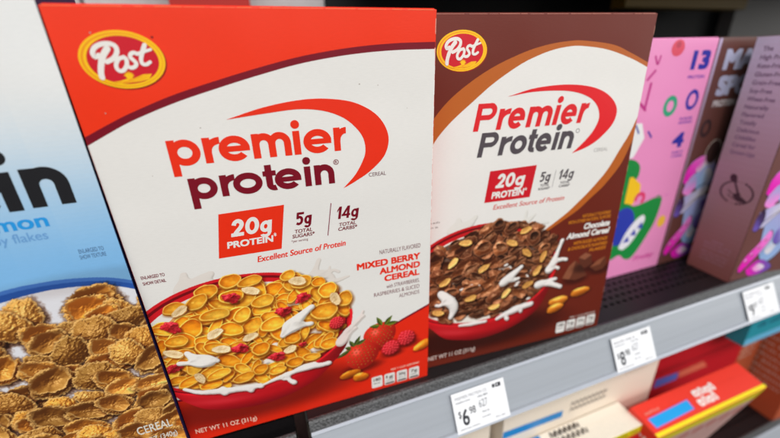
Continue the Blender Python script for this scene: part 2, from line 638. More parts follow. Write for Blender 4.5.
def perforated_deck(name, parent, x0, x1, ya, yb, yback, z):
    """steel deck: rows of oval slots near the front, plain behind"""
    bm = bmesh.new()
    px, py = 0.0094, 0.0098
    nx, ny = int((x1 - x0) / px), int((yb - ya) / py)
    th = 0.0016
    for j in range(ny):
        for i in range(nx):
            cx, cy = x0 + (i + 0.5) * px, ya + (j + 0.5) * py
            o, n, l = [], [], []
            for k in range(12):
                t = math.radians(k * 30 + 15)
                c, s = math.cos(t), math.sin(t)
                m = max(abs(c), abs(s))
                o.append(bm.verts.new((cx + px / 2 * c / m, cy + py / 2 * s / m, z)))
                n.append(bm.verts.new((cx + 0.0029 * c, cy + 0.0024 * s, z)))
                l.append(bm.verts.new((cx + 0.0027 * c, cy + 0.0022 * s, z - th)))
            for k in range(12):
                q = (k + 1) % 12
                bm.faces.new((o[k], o[q], n[q], n[k]))
                bm.faces.new((n[k], n[q], l[q], l[k]))
            for sx, sy, a, b in ((1, 1, 1, 2), (-1, 1, 4, 5), (-1, -1, 7, 8), (1, -1, 10, 11)):
                cv = bm.verts.new((cx + sx * px / 2, cy + sy * py / 2, z))
                bm.faces.new((o[a], cv, o[b]))
    xe, ye = x0 + nx * px, ya + ny * py
    def quad(a, b, c, d):
        bm.faces.new([bm.verts.new(q) for q in (a, b, c, d)])
    quad((x0, ye, z), (x1, ye, z), (x1, yback, z), (x0, yback, z))
    quad((x0, -0.0101, z), (x1, -0.0101, z), (x1, ya, z), (x0, ya, z))
    if x1 - xe > 1e-5:
        quad((xe, ya, z), (x1, ya, z), (x1, ye, z), (xe, ye, z))
    # folded pan under the slots
    box(bm, x0, x1, ya, yback, z - 0.026, z - 0.010)
    return mesh_obj(name, bm, BLACK_METAL, parent)


def lip_profile(z):
    return [(-0.0100, z), (-0.0112, z + 0.0026), (-0.0128, z + 0.0036), (-0.0147, z + 0.0034), (-0.0160, z + 0.0020),
            (-0.0190, z - 0.0024), (-0.0186, z - 0.0046), (-0.0150, z - 0.0260), (-0.0100, z - 0.0260)]


RAIL_O = np.array([0, -0.0189, -0.0022])
RAIL_D = np.array([0, -0.0190, -0.0372])
RAIL_L = np.linalg.norm(RAIL_D)
RAIL_D = RAIL_D / RAIL_L
RAIL_N = np.array([0, RAIL_D[2], -RAIL_D[1]])      # outward, up and towards the aisle
RAIL_N = RAIL_N if RAIL_N[1] < 0 else -RAIL_N


def rail_point(d, n):
    q = RAIL_O + RAIL_D * d * MM + RAIL_N * n * MM
    return q[1], q[2]


def shelf(name, label, x0, x1, z, ya=0.006, yb=0.124, yback=0.42, perforate=True):
    t = thing(name, label, 'shelf', Matrix.Translation((x0, 0, z)), 'shelves of the display unit')
    L = x1 - x0
    if perforate:
        perforated_deck('deck', t, 0, L, ya, yb, yback, 0.0)
    else:
        bm = bmesh.new()
        box(bm, 0, L, ya, yback, -0.026, 0.0)
        mesh_obj('deck', bm, BLACK_METAL, t)
    bm = bmesh.new()
    extrude_profile(bm, lip_profile(0.0), 0, L)
    mesh_obj('front_lip', bm, LIP_METAL, t)
    bm = bmesh.new()
    P = [rail_point(d, n) for d, n in ((0.6, 0.9), (3.2, 1.1), (3.8, 0.0), (20, 0.25), (37.4, 0.0), (38.2, 1.9), (41.7, 1.7),
                                       (41.7, -1.8), (0.6, -1.6))]
    extrude_profile(bm, P, 0.0006, L)
    r = mesh_obj('price_rail', bm, RAIL_PLASTIC, t)
    bm = bmesh.new()
    for a, b in (((0.4, 1.25), (2.8, 1.5)), ((38.4, 2.0), (41.9, 2.2))):
        (d0, n0), (d1, n1) = a, b
        extrude_profile(bm, [rail_point(d0, n0), rail_point(d0, n0 + 0.45), rail_point(d1, n1 + 0.45), rail_point(d1, n1)], 0.0004, L)
    mesh_obj('rail_edge', bm, RAIL_EDGE, r)
    return t


S0 = -0.4438
shelf('display_shelf', 'black perforated metal shelf with grey price rail under the two white cereal boxes', S0, 0.75, 0.0)
shelf('display_shelf', 'black shelf end at the lower left below the blue flakes box', -1.25, S0 - 0.0105, -0.008, perforate=False)
shelf('display_shelf', 'lower black perforated shelf beneath the row of red and brown boxes', -0.40, 0.95, -0.36, ya=0.006, yb=0.124, yback=0.4)

bm = bmesh.new()
box(bm, S0 - 0.0100, S0 - 0.0012, 0.004, 0.43, -0.75, 0.245)
o = mesh_obj('shelf_upright', bm, plain('brown_black_upright', rgb(46, 30, 28), 0.5, 0.4, 300, 0.8, 1.2), None)
o['label'] = 'narrow dark upright in the gap between the two shelf bays'
o['category'] = 'upright'

bm = bmesh.new()
box(bm, -0.3105, 1.1, 0.432, 0.45, -0.8, 0.75)
o = mesh_obj('back_panel', bm, DARK_BACK)
o['label'] = 'black back panel in the dark gap above the brown cereal box'
o['category'] = 'panel'
bm = bmesh.new()
box(bm, -1.2, -0.6285, 0.42, 0.44, -0.1, 0.75)
box(bm, -0.6235, -0.3135, 0.42, 0.44, -0.1, 0.75)
bmesh.ops.bevel(bm, geom=bm.edges[:], offset=0.0008, segments=1, affect='EDGES')
o = mesh_obj('back_panel', bm, GREY_BACK)
o['label'] = 'light grey back panel showing above the orange box top'
o['category'] = 'panel'
bm = bmesh.new()
box(bm, -0.28, 1.1, 0.03, 0.43, 0.385, 0.41)
o = mesh_obj('upper_shelf', bm, BLACK_METAL)
o['label'] = 'black underside of the next shelf up over the dark gap'
o['category'] = 'shelf'
o['group'] = 'shelves of the display unit'


# ------------------------------------------------------------------ logo glyphs
def geo_word(A, word, xs, base, xh, desc, w, col, h, cap=0, shear=0.0):
    """round geometric lower case lettering, each letter between its measured left and right bound"""
    old = A.warp
    if shear:
        A.warp = lambda u, v: (u + shear * (v - base), v)
    for k, (ch, (l, r)) in enumerate(zip(word, xs)):
        top = base + xh
        hh = h
        if ch == 'P':
            ct, m = base + cap, base + cap * 0.40
            ry = (ct - m - w * 0.85) / 2
            rx = min(ry * 1.05, (r - l) * 0.55)
            A.rect(l, base, l + w, ct, col, hh)
            A.arc(r - rx - w / 2, (ct + m) / 2, rx, ry, 90, -90, w * 0.92, col, hh + 0.01, 24)
            A.rect(l + w * 0.5, ct - w * 0.88, r - rx - w / 2, ct - 0.02, col, hh + 0.015)
            A.rect(l + w * 0.5, m, r - rx - w / 2, m + w * 0.86, col, hh + 0.015)
        if ch in 'po':
            cx = (l + r) / 2 if ch == 'o' else (l + 0.1 * w + r) / 2
            rx = (r - l - w) / 2 if ch == 'o' else (r - l - 0.1 * w - w) / 2
            A.arc(cx, base + xh / 2, rx, (xh - w) / 2 + 0.25, 0, 360, w, col, hh, 48)
            if ch == 'p':
                A.rect(l, desc, l + w, top + 0.2, col, hh + 0.01)
        elif ch == 'r':
            A.rect(l, base, l + w, top + 0.2, col, hh)
            rx = (r - l) - w * 0.5
            A.arc(r + 0.2, base + xh * 0.46, rx, xh * 0.54 - w / 2 + 0.25, 180, 88, w * 0.95, col, hh + 0.01, 20)
        elif ch == 'e':
            cx, cy = (l + r) / 2, base + xh / 2
            A.arc(cx, cy, (r - l - w) / 2, (xh - w) / 2 + 0.25, 0, 318, w, col, hh, 48)
            A.rect(l + w * 0.6, cy - w * 0.42, r - 0.05, cy + w * 0.38, col, hh + 0.01)
        elif ch == 'i':
            A.rect((l + r) / 2 - w / 2, base, (l + r) / 2 + w / 2, top + 0.1, col, hh)
            A.ellipse((l + r) / 2, top + w * 0.95, w * 0.62, w * 0.62, col, hh)
        elif ch in 'nm':
            A.rect(l, base, l + w, top + 0.2, col, hh)
            c = [l + w / 2, r - w / 2] if ch == 'n' else [l + w / 2, (l + r) / 2, r - w / 2]
            for q in range(len(c) - 1):
                rx = (c[q + 1] - c[q]) / 2
                ry = min(rx * 1.02, xh * 0.62)
                A.arc((c[q] + c[q + 1]) / 2, top - ry - w / 2 + 0.3, rx, ry, 180, 0, w, col, hh + 0.01 + 0.005 * q, 24)
                A.rect(c[q + 1] - w / 2, base, c[q + 1] + w / 2, top - ry - w / 2 + 0.3, col, hh + 0.004)
        elif ch == 't':
            x = (l + r) / 2 - 0.1 * w
            A.rect(x - w / 2, base + w * 0.8, x + w / 2, top + xh * 0.28, col, hh)
            A.rect(l, top - w * 0.85, r, top - 0.1, col, hh + 0.01)
            A.arc(x + w * 0.75, base + w * 0.92, w * 0.75, w * 0.46, 180, 285, w * 0.92, col, hh + 0.02, 12)
    A.warp = old


def heavy(A, word, spans, base, cap, w, col, h, shear=0.18):
    """heavy italic figures of the claim panels, each between its measured bounds"""
    A.warp = lambda u, v: (u + shear * (v - base), v)
    for ch, (l, r) in zip(word, spans):
        X = lambda t: l + w / 2 + (r - l - w) * t
        Y = lambda t: base + w / 2 + (cap - w) * t
        P = lambda L: [(X(a), Y(b)) for a, b in L]
        if ch == '0':
            A.arc((l + r) / 2, base + cap / 2, (r - l - w) / 2, (cap - w) / 2, 0, 360, w, col, h, 40)
        elif ch == '2':
            A.stroke(P([(0.02, .70), (.14, .90), (.48, 1.0), (.84, .90), (.96, .70), (.78, .46), (.42, .22), (.16, .0)]), w, col, h, caps=False)
            A.rect(l, base, r, base + w * .92, col, h + .01)
        elif ch == '5':
            A.rect(X(.12), base + cap - w * .9, r, base + cap, col, h)
            A.rect(X(.04) - w * .25, Y(.48), X(.04) + w * .6, base + cap - .01, col, h + .006)
            A.stroke(P([(.06, .56), (.36, .66), (.74, .60), (.96, .38), (.86, .10), (.46, -.02), (.0, .06)]), w * .95, col, h + .012, caps=False)
        elif ch == '1':
            A.rect(r - w, base, r, base + cap, col, h)
            A.poly([(l - .1, base + cap * .72), (r - w + .1, base + cap), (r - w + .1, base + cap * .78), (l - .1, base + cap * .54)], col, h + .006)
        elif ch == '4':
            A.rect(r - w * 1.35, base, r - w * .4, base + cap, col, h)
            A.rect(l, base + cap * .20, r, base + cap * .20 + w * .82, col, h + .006)
            A.poly([(l, base + cap * .24), (l + w * .95, base + cap * .24), (r - w * .5, base + cap), (r - w * 1.35, base + cap)], col, h + .012)
        elif ch == 'g':
            t = base + cap * .70
            A.arc((l + r) / 2 - .05 * w, (base + t) / 2, (r - l - w) / 2, (t - base - w) / 2, 0, 360, w * .9, col, h, 36)
            A.rect(r - w * .95, base - cap * .06, r, t, col, h + .006)
            A.arc((l + r) / 2 - .02 * w, base - cap * .06, (r - l - w) / 2, cap * .15, 0, -165, w * .8, col, h + .012, 20)
    A.warp = None


def badge(name, parent, cx, cy, a, b):
    A = Art()
    A.ellipse(cx + 0.5, cy - 0.6, a * 1.0, b * 1.0, rgb(150, 30, 12), 0.12)
    A.ellipse(cx, cy, a, b, YEL, 0.16)
    A.ellipse(cx - 0.1, cy - 0.05, a * 0.945, b * 0.93, GOLD, 0.18)
    A.ellipse(cx + 0.25, cy - 0.15, a * 0.91, b * 0.895, YEL, 0.20)
    A.ellipse(cx + 0.2, cy - 0.1, a * 0.835, b * 0.83, rgb(206, 14, 36), 0.22)
    k = a / 17.4
    for q in range(12):                                    # rising sun over ploughed hills
        t = math.radians(15 * q + 4)
        x, y = cx + 0.65 * k, cy - 7.2 * k
        c, s_ = math.cos(t), math.sin(t)
        A.poly([(x + 1.2 * k * c - .25 * k * s_, y + 1.2 * k * s_ + .25 * k * c), (x + 2.5 * k * c, y + 2.5 * k * s_),
                (x + 1.2 * k * c + .25 * k * s_, y + 1.2 * k * s_ - .25 * k * c)], YEL, 0.25)
    A.ellipse(cx + 0.65 * k, cy - 7.2 * k, 1.35 * k, 1.35 * k, YEL, 0.255)
    hills = [(-7.83, -9.5), (-3.8, -9.0), (-0.74, -8.2), (2.6, -7.9), (6.7, -6.4), (10.4, -6.3), (8.6, -8.6), (4.2, -9.6), (-1.88, -10.2), (-5.8, -10.0)]
    A.poly([(cx + x * k, cy + y * k) for x, y in hills], YEL, 0.26)
    for pts in ([(-6, -9.7), (0, -9.2), (6, -7.6)], [(-2.5, -9.9), (3.5, -9.2), (8.6, -7.4)], [(0, -8.7), (4.4, -7.6), (9, -6.7)]):
        A.stroke([(cx + x * k, cy + y * k) for x, y in pts], 0.42 * k, GOLD, 0.27, 0.15 * k)
    wh = rgb(236, 232, 226)
    def st(pts, w, h, w1=None):
        A.stroke([(cx + x * k, cy + y * k) for x, y in pts], w * k, wh, h, w1 * k if w1 else None)
    st([(-5.0, 5.0), (-7.45, 2.0), (-9.3, -1.8), (-10.3, -5.2), (-10.4, -7.2)], 2.6, 0.30, 2.3)
    st([(-9.0, 2.3), (-10.6, 1.6), (-11.2, 3.3), (-9.6, 5.6), (-6.6, 6.9), (-3.5, 7.0), (-1.5, 5.8), (-1.6, 3.4), (-3.6, 0.9), (-6.6, -0.6)], 2.0, 0.32)
    st([(0.69, 1.2), (-1.7, 0.5), (-3.4, -2.2), (-3.0, -4.3), (-1.2, -4.5), (0.8, -2.4), (1.4, 0.1), (0.6, 1.3)], 1.75, 0.34)
    st([(6.5, 2.5), (5.1, 3.1), (3.7, 2.4), (3.3, 1.1), (4.4, -0.4), (5.0, -1.6), (4.1, -2.9), (2.5, -3.4), (1.4, -2.9)], 1.7, 0.36)
    st([(10.4, 6.2), (8.7, 3.2), (7.5, 0.4), (7.5, -1.7), (9.1, -2.1), (10.9, -1.1)], 1.9, 0.38, 1.5)
    st([(6.8, 2.6), (9.6, 3.5), (12.4, 4.3)], 1.5, 0.40, 1.2)
    A.ellipse(cx + a * 0.82, cy + b * 0.76, 0.55, 0.5, rgb(120, 12, 12), 0.16, n=12)
    return A.build(name, parent)


def fact_icons(name, parent, x0, x1, y0, y1, ink, sl):
    A = Art()
    n, g = 4, 1.6
    w = (x1 - x0 - g * (n - 1)) / n
    for k in range(n):
        a = x0 + k * (w + g)
        dv = sl * (a - x0)
        A.rrect(a, y0 + dv, a + w, y1 + dv, 1.5, WHITE, 0.14)
        A.text(('180', '1g', '260mg', '7g')[k], a + 1.6, a + w - 1.6, y0 + dv + (y1 - y0) * 0.58, (y1 - y0) * 0.26, ink, 0.17, 0.02)
        A.scribble(a + 1.6, a + w - 1.6, y0 + dv + (y1 - y0) * 0.34, 1.2, ink, 0.17, k + 3)
        if k:
            A.rect(a + 0.9, y0 + dv + 0.7, a + w - 0.9, y0 + dv + 2.3, ink, 0.17)
    return A, A.build


# ------------------------------------------------------------------ the bowl picture, common to the two front boxes
def bowl_picture(cv, cx, cy, a, b, body, rim_c, deep, depth=15):
    """back rim, milk surface"""
    n = 72
    E = lambda k, f=1.0, dy=0.0: [(cx + a * f * math.cos(2 * math.pi * i / n), cy + dy + b * f * math.sin(2 * math.pi * i / n)) for i in range(n)]
    cv.fill(E(0, 1.0), rim_c)
    cv.fill(E(0, 0.975, -0.8), deep)
    cv.fill(E(0, 0.95, -1.4), rim_c)
    cv.fill(E(0, 0.90, -2.0), (0.93, 0.905, 0.87))


def bowl_front(cv, cx, cy, a, b, body, rim_c, deep, bot):
    F, G = [], []
    for i in range(41):
        t = math.radians(176 + 188 * i / 40)
        F.append((cx + a * math.cos(t), cy + b * 0.985 * math.sin(t)))
    B = spline(bot, 10)
    poly = F + B[::-1]
    sl, m = cv.mask(poly)
    u, v = cv.U[sl], cv.V[sl]
    e = np.hypot((u - cx) / a, (v - cy) / b) - 1
    t = np.clip(e / 0.42, 0, 1)
    col = np.asarray(rim_c) * (1 - sstep(0.02, 0.25, t))[..., None] + np.asarray(body) * sstep(0.02, 0.25, t)[..., None]
    col = col * (1 - sstep(0.35, 1.0, t))[..., None] + np.asarray(deep) * sstep(0.35, 1.0, t)[..., None]
    gl = np.exp(-((u - (cx - 25)) / 22) ** 2) * np.exp(-((t - 0.33) / 0.16) ** 2)
    col = col + 0.10 * gl[..., None]
    col = col * (1 - 0.35 * sstep(cx + 25, cx + a, u))[..., None]
    cv.blend(sl, m, np.clip(col, 0, 1))
    for i in range(40):
        p, q = F[i], F[i + 1]
        f = 1.028
        cv.fill([p, q, (cx + (q[0] - cx) * f, cy + (q[1] - cy) * f), (cx + (p[0] - cx) * f, cy + (p[1] - cy) * f)], np.clip(np.asarray(rim_c) * 1.12, 0, 1))


def inside(u, v, P):
    r = False
    for (x1, y1), (x2, y2) in zip(P, P[1:] + P[:1]):
        if (y1 > v) != (y2 > v) and u < (x2 - x1) * (v - y1) / (y2 - y1) + x1:
            r = not r
    return r


def corn_flake(cv, u, v, sa, sb, ro):
    g = cv.g
    t = g.random()
    hi = (1.0, 0.74 - 0.15 * t, 0.22 - 0.14 * t)
    lo = (0.84 - 0.08 * t, 0.44 - 0.10 * t, 0.03)
    cv.cupflake(u, v, sa, sb, ro, (0.88, 0.52, 0.08), (1.0, 0.79, 0.34), lo, hi, wallh=0.12 + 0.2 * g.random())


def corn_pile(cv, P, step, keep=1.0, s0=5.8, s1=3.0, turn=1.5):
    g = cv.g
    us, vs = [p[0] for p in P], [p[1] for p in P]
    v, row = max(vs), 0
    while v > min(vs):
        u = min(us) + (row % 2) * step[0] / 2
        while u < max(us):
            uu, vv = u + (g.random() - .5) * step[0] * .8, v + (g.random() - .5) * step[1] * .8
            if inside(uu, vv, P) and g.random() < keep:
                sa = s0 + s1 * g.random()
                corn_flake(cv, uu, vv, sa, sa * (0.36 + 0.44 * g.random()), (g.random() - .5) * turn)
            u += step[0]
        v -= step[1]
        row += 1


def pile(cv, cx, cy, a, b, colours, rim, g, size=(6.0, 8.5), step=(7.2, 5.0), kinds=('cup', 'cup', 'cup', 'dome'), P=None, **kw):
    v = cy + b
    row = 0
    while v > cy - b:
        u = cx - a + (row % 2) * step[0] / 2
        while u < cx + a:
            uu, vv = u + (g.random() - .5) * step[0] * 0.9, v + (g.random() - .5) * step[1] * 0.9
            if (inside(uu, vv, P) if P else ((uu - cx) / a) ** 2 + ((vv - cy) / b) ** 2 < 1):
                sa = size[0] + (size[1] - size[0]) * g.random()
                sb = sa * (0.48 + 0.34 * g.random())
                base = colours[int(g.random() * len(colours))]
                rot = (g.random() - 0.5) * 1.3
                kd = kinds[int(g.random() * len(kinds))]
                if kd == 'fold':                                   # curled flake: outer wall, then its open mouth
                    cv.flake(uu, vv, sa, sb, rot, np.asarray(base) * 0.92, 'dome', rim, **kw)
                    cv.flake(uu - 0.3, vv + sb * 0.28, sa * 0.86, sb * 0.56, rot, np.asarray(base) * 0.72, 'cup', rim, shadow=0.0, **{k: q for k, q in kw.items() if k != 'shadow'})
                else:
                    cv.flake(uu, vv, sa, sb, rot, base, kd, rim, **kw)
            u += step[0]
        v -= step[1]
        row += 1


def berry(cv, u, v, r, col=(0.80, 0.13, 0.18)):
    """freeze dried berry piece: an angular, softly creased red chunk"""
    g = cv.g
    ro = (g.random() - .5) * 1.4
    cv.flake(u, v, r * 1.15, r * 0.78, ro, col, 'dome', None, bump=1.0, wob=0.12, dep=0.3, spec=0.2, shadow=0.5)
    cv.flake(u - r * .3, v + r * .15, r * 0.62, r * 0.5, ro + .6, np.asarray(col) * 1.1, 'dome', None, bump=0.8, wob=0.14, dep=0.3, spec=0.25, shadow=0.22)
    cv.flake(u + r * .4, v - r * .1, r * 0.5, r * 0.42, ro - .5, np.asarray(col) * 0.8, 'cup', None, bump=0.6, wob=0.14, dep=0.4, spec=0.1, shadow=0.15)


def raspberry(cv, u, v, r):
    cv.dim(u + 0.8, v - r * 0.75, r * 1.2, r * 0.5, 0.5)
    cv.flake(u, v, r, r * 0.95, 0, (0.80, 0.11, 0.15), 'dome', None, bump=0.2, shadow=0.3)
    pts = []
    for ring, n in ((0.78, 13), (0.5, 9), (0.22, 5)):
        for k in range(n):
            t = 6.283 * (k + ring * 3) / n
            pts.append((u + r * ring * math.cos(t), v + r * ring * math.sin(t)))
    pts.sort(key=lambda p: -p[1])
    for x, y in pts:
        k = 0.74 + 0.36 * np.clip(0.5 - 0.4 * (x - u) / r + 0.5 * (y - v) / r, 0, 1)
        cv.flake(x, y, r * 0.21, r * 0.21, 0, np.array((0.88, 0.15, 0.19)) * k, 'dome', None, bump=0.1, shadow=0.13, spec=0.22, dep=0.4, tilt=(0, 0))


def strawberry(cv, u, v, a, b, tilt):
    cv.dim(u + 1, v - b * 0.85, a * 1.1, b * 0.35, 0.5)
    c, s_ = math.cos(tilt), math.sin(tilt)
    pts = []
    for k in range(40):
        t = 6.283 * k / 40
        x, y = a * math.cos(t), b * math.sin(t)
        x *= 1 + 0.16 * (y / b)
        pts.append((u + x * c - y * s_, v + x * s_ + y * c))
    sl, m = cv.mask(pts)
    x, y = (cv.U[sl] - u) / a, (cv.V[sl] - v) / b
    r = np.hypot(x, y)
    lam = np.clip(0.62 - 0.3 * x + 0.36 * y - 0.25 * r * r, 0.15, 1.1)
    col = np.array([0.90, 0.20, 0.12])[None, None] * (0.5 + 0.62 * lam)[..., None] ** np.array([0.7, 1.4, 1.4])
    col = col + (0.25 * np.exp(-((x + 0.3) ** 2 + (y - 0.35) ** 2) / 0.06))[..., None]
    cv.blend(sl, m, np.clip(col, 0, 1))
    for j in range(-4, 5):
        for i in range(-4, 5):
            x, y = (i + (j % 2) * 0.5) * 0.24, j * 0.21
            if x * x + y * y < 0.72:
                X, Y = u + a * x * c - b * y * s_, v + a * x * s_ + b * y * c
                cv.flake(X, Y, 0.62, 0.8, tilt, (0.62, 0.10, 0.06), 'cup', None, bump=0, shadow=0.0, spec=0, wob=0)
                cv.flake(X, Y, 0.3, 0.48, tilt, (0.95, 0.62, 0.25), 'dome', None, bump=0, shadow=0.0, spec=0.1, wob=0)


def leaf(cv, p, q, w, col):
    p, q = np.array(p), np.array(q)
    d = q - p
    n = np.array([-d[1], d[0]]) / np.linalg.norm(d)
    L = [tuple(p + d * t + n * w * math.sin(math.pi * t ** 0.8)) for t in np.linspace(0, 1, 9)]
    R = [tuple(p + d * t - n * w * math.sin(math.pi * t ** 0.8)) for t in np.linspace(1, 0, 9)]
    cv.fill(L + R, col)
    cv.fill(L + [tuple(p + d * t) for t in np.linspace(1, 0, 9)], np.asarray(col) * 0.62)


# ------------------------------------------------------------------ BOX A: white box with orange top
def Rm(axis, a):
    return Matrix.Rotation(a, 4, axis)


MA = Matrix.Translation((-0.526, 0.0021, 0)) @ Rm('Z', -0.033) @ Rm('Y', 0.0029) @ Rm('X', 0.0232)
tA = thing('cereal_box', 'white cereal box with orange top and golden flakes in a red bowl', 'cereal box', MA, 'cereal boxes on the shelves')
carton('carton', tA, W, D, H, plain('orange_card', rgb(240, 50, 14), 0.42, 0.4, 500, 0.94, 1.05), lean=-0.0232)

up = [(0.35, 222.4), (12, 227.9), (23.6, 232.9), (43.0, 239.9), (62.5, 245.4), (86.3, 251.5), (109.0, 256.4), (134.8, 260.0), (159.7, 261.8), (185.9, 262.3)]
lo = [(0.35, 218.2), (12, 224.0), (22.5, 228.8), (42.0, 235.8), (61.7, 241.5), (85.8, 247.8), (108.6, 252.9), (134.6, 256.5), (159.6, 258.2), (185.9, 258.5)]
US, LS = spline(up, 6), spline(lo, 6)
A = Art()
A.strip([(0.4 + 185.5 * i / 54, 278.5) for i in range(55)], US, ORANGE, 0.05)
A.strip(US, LS, WINE, 0.05)
A.strip(LS, [(0.4 + 185.5 * i / 54, 140.0) for i in range(55)], WHITE, 0.05)
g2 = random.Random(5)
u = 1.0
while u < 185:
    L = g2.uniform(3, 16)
    A.rect(u, 278.45, min(185.4, u + L), 278.45 + g2.uniform(.18, .42), rgb(250, 120, 78), 0.09)  # highlight on the top crease, painted as lighter orange dashes
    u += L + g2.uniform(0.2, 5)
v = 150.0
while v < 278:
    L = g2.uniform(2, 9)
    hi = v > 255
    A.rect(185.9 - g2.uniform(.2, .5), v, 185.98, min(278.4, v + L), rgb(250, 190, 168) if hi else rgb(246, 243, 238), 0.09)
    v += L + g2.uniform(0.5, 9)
for u, v, r in ((52, 223, .35), (150, 240, .3), (139, 241, .45), (24, 200, .25), (170, 150, .3), (16, 268, .4), (12, 233, .35), (168, 226, .25)):
    A.ellipse(u, v, r, r * .8, rgb(170, 160, 150), 0.09, n=8)
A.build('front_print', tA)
badge('badge', tA, 25.8, 256.4, 17.5, 12.6)

A = Art()
geo_word(A, 'premier', [(34.1, 49.4), (51.1, 59.3), (58.6, 74.6), (76.0, 97.0), (98.0, 102.6), (104.0, 120.2), (121.7, 128.9)], 203.9, 13.6, 198.2, 3.9, RED_O, 0.14)
geo_word(A, 'protein', [(39.8, 54.0), (55.7, 63.2), (62.3, 78.2), (78.9, 86.2), (85.2, 100.4), (102.3, 106.3), (108.3, 120.3)], 184.1, 12.2, 178.6, 3.7, WINE, 0.20)
out = [(65.6, 226.4), (84.3, 231.3), (103.4, 234.1), (119.4, 234.1), (135.9, 230.9), (149.2, 222.7), (155.6, 210.7), (153.2, 198.9), (143.7, 189.6), (133.0, 183.5), (125.1, 179.9)]
inn = [(65.6, 226.3), (83.8, 228.0), (102.8, 229.3), (116.9, 227.6), (127.7, 223.3), (135.0, 217.2), (139.6, 210.2), (140.6, 202.2), (138.2, 195.5), (133.0, 187.5), (125.1, 179.9)]
A.strip(spline(out, 8), spline(inn, 8), RED_O, 0.14)
A.arc(121.9, 197.2, 1.45, 1.45, 0, 360, 0.42, WINE, 0.14, 24)
A.text('R', 121.2, 122.6, 196.4, 1.7, WINE, 0.14, 0.02)
A.text('CEREAL', 142.1, 153.4, 185.5, 2.5, rgb(110, 60, 70), 0.14)
A.build('logo_lettering', tA)

A = Art()
A.poly([(46.1, 145.4), (82.9, 145.2), (88.2, 174.3), (51.2, 173.7)], RED_O, 0.14)
heavy(A, '20g', [(55.4, 62.6), (63.2, 71.2), (71.8, 78.6)], 158.2, 11.0, 2.5, WHITE, 0.18)
A.text('PROTEIN', 52.0, 79.2, 151.0, 4.4, WHITE, 0.18, 0.035, 0.12)
A.text('*', 79.6, 81.2, 152.6, 4.2, WHITE, 0.18, 0.02)
heavy(A, '5g', [(93.0, 98.0), (98.5, 103.0)], 159.6, 8.4, 1.7, WINE, 0.14)
A.text('TOTAL', 92.4, 103.2, 154.2, 2.5, WINE, 0.14, 0.02, 0.15)
A.text('SUGARS*', 90.4, 104.6, 151.0, 2.5, WINE, 0.14, 0.02, 0.15)
A.text('*per serving', 89.5, 99.8, 148.2, 1.6, WINE, 0.14, 0.0)
A.stroke([(116.6, 171.2), (112.7, 149.2)], 0.55, rgb(140, 60, 80), 0.14, caps=False)
heavy(A, '14g', [(119.2, 121.9), (122.3, 127.9), (128.5, 133.4)], 159.6, 8.4, 1.7, WINE, 0.14)
A.text('TOTAL', 120.6, 131.8, 154.3, 2.5, WINE, 0.14, 0.02, 0.15)
A.text('CARBS*', 119.8, 132.6, 151.2, 2.5, WINE, 0.14, 0.02, 0.15)
A.text('Excellent Source of Protein', 67.4, 124.0, 138.4, 4.2, RED_O, 0.14, 0.022, 0.2, 0.025)
A.build('nutrition_claims', tA)

A = Art()
A.text('NATURALLY FLAVORED', 147.2, 178.0, 128.2, 3.3, rgb(120, 50, 62), 0.14)
A.text('MIXED BERRY', 130.4, 177.9, 118.7, 5.3, RED_O, 0.14, 0.04)
A.text('ALMOND', 146.7, 177.9, 111.8, 5.2, RED_O, 0.14, 0.04)
A.text('CEREAL', 150.1, 177.6, 105.1, 5.2, RED_O, 0.14, 0.04)
A.text('with STRAWBERRIES,', 151.5, 177.6, 98.9, 3.2, rgb(120, 50, 62), 0.14)
A.text('RASPBERRIES & SLICED', 141.8, 177.6, 93.6, 3.2, rgb(120, 50, 62), 0.14)
A.text('ALMONDS', 161.2, 177.6, 88.4, 3.2, rgb(120, 50, 62), 0.14)
A.build('flavour_text', tA)
A = Art()
A.text('ENLARGED TO', 3.4, 15.6, 139.9, 2.2, rgb(125, 30, 48), 0.14, 0.02)
A.text('SHOW DETAIL', 3.4, 15.4, 135.9, 2.2, rgb(125, 30, 48), 0.14, 0.02)
A.build('picture_note', tA)
A = Art()
A.text('NET WT 11 OZ (311g)', 4.6, 46.0, 8.6, 4.3, rgb(250, 205, 185), 0.14, 0.012, 0.0, -0.075)
A.build('net_weight', tA)
A = Art()
A.text('PER 1 CUP SERVING', 153.2, 178.1, 17.6, 2.0, rgb(250, 205, 185), 0.14, 0.02)
A.build('serving_note', tA)
F, bld = fact_icons('fact_icons', tA, 136.4, 178.2, 3.6, 15.6, rgb(60, 30, 25), -0.03)
bld('fact_icons', tA)

cv = Canvas(0.4, 0.5, 185.9, 140.0, 3.4, WHITE, 3)
g = cv.g
edge = spline([(186, 76.6), (173, 71.5), (161.7, 67.1), (145.2, 60.0), (120, 50), (90, 42), (40, 40), (0, 44)], 8)
cv.fill([(186, 0)] + edge + [(0, 0)], WINE)
cv.fill([(186, 0)] + [(u, v - 1.8) for u, v in edge] + [(0, 0)], rgb(232, 42, 16))
cv.liquid([([(100, 121), (103, 127), (105.6, 133)], [2.4, 1.7, 1.5]), ([(98, 120), (108, 121), (113.4, 116)], [4, 3, 2]),
                ([(104, 118), (113, 122.5), (118, 120.3)], [2.4, 1.3, 1.0]), ([(108, 113), (117, 114), (124.7, 115.6)], [3, 1.6, 0.9]),
                ([(110, 122), (111.5, 124), (112, 126)], [1.2, .9, .7]), ([(20, 126), (24, 132), (25.4, 138.8)], [4.5, 3, 1.8]),
                ([(24, 128), (31, 130), (40.5, 136.5)], [5, 4.5, 1.7]), ([(22, 128), (30, 128), (40, 128)], [3.5, 4.5, 3.0])], (0.885, 0.855, 0.825), 0.0, 0.12)
cv.dim(52, 26, 74, 18, 0.5, soft=0.42)
cx, cy, a, b = 51, 84.5, 72, 47.5
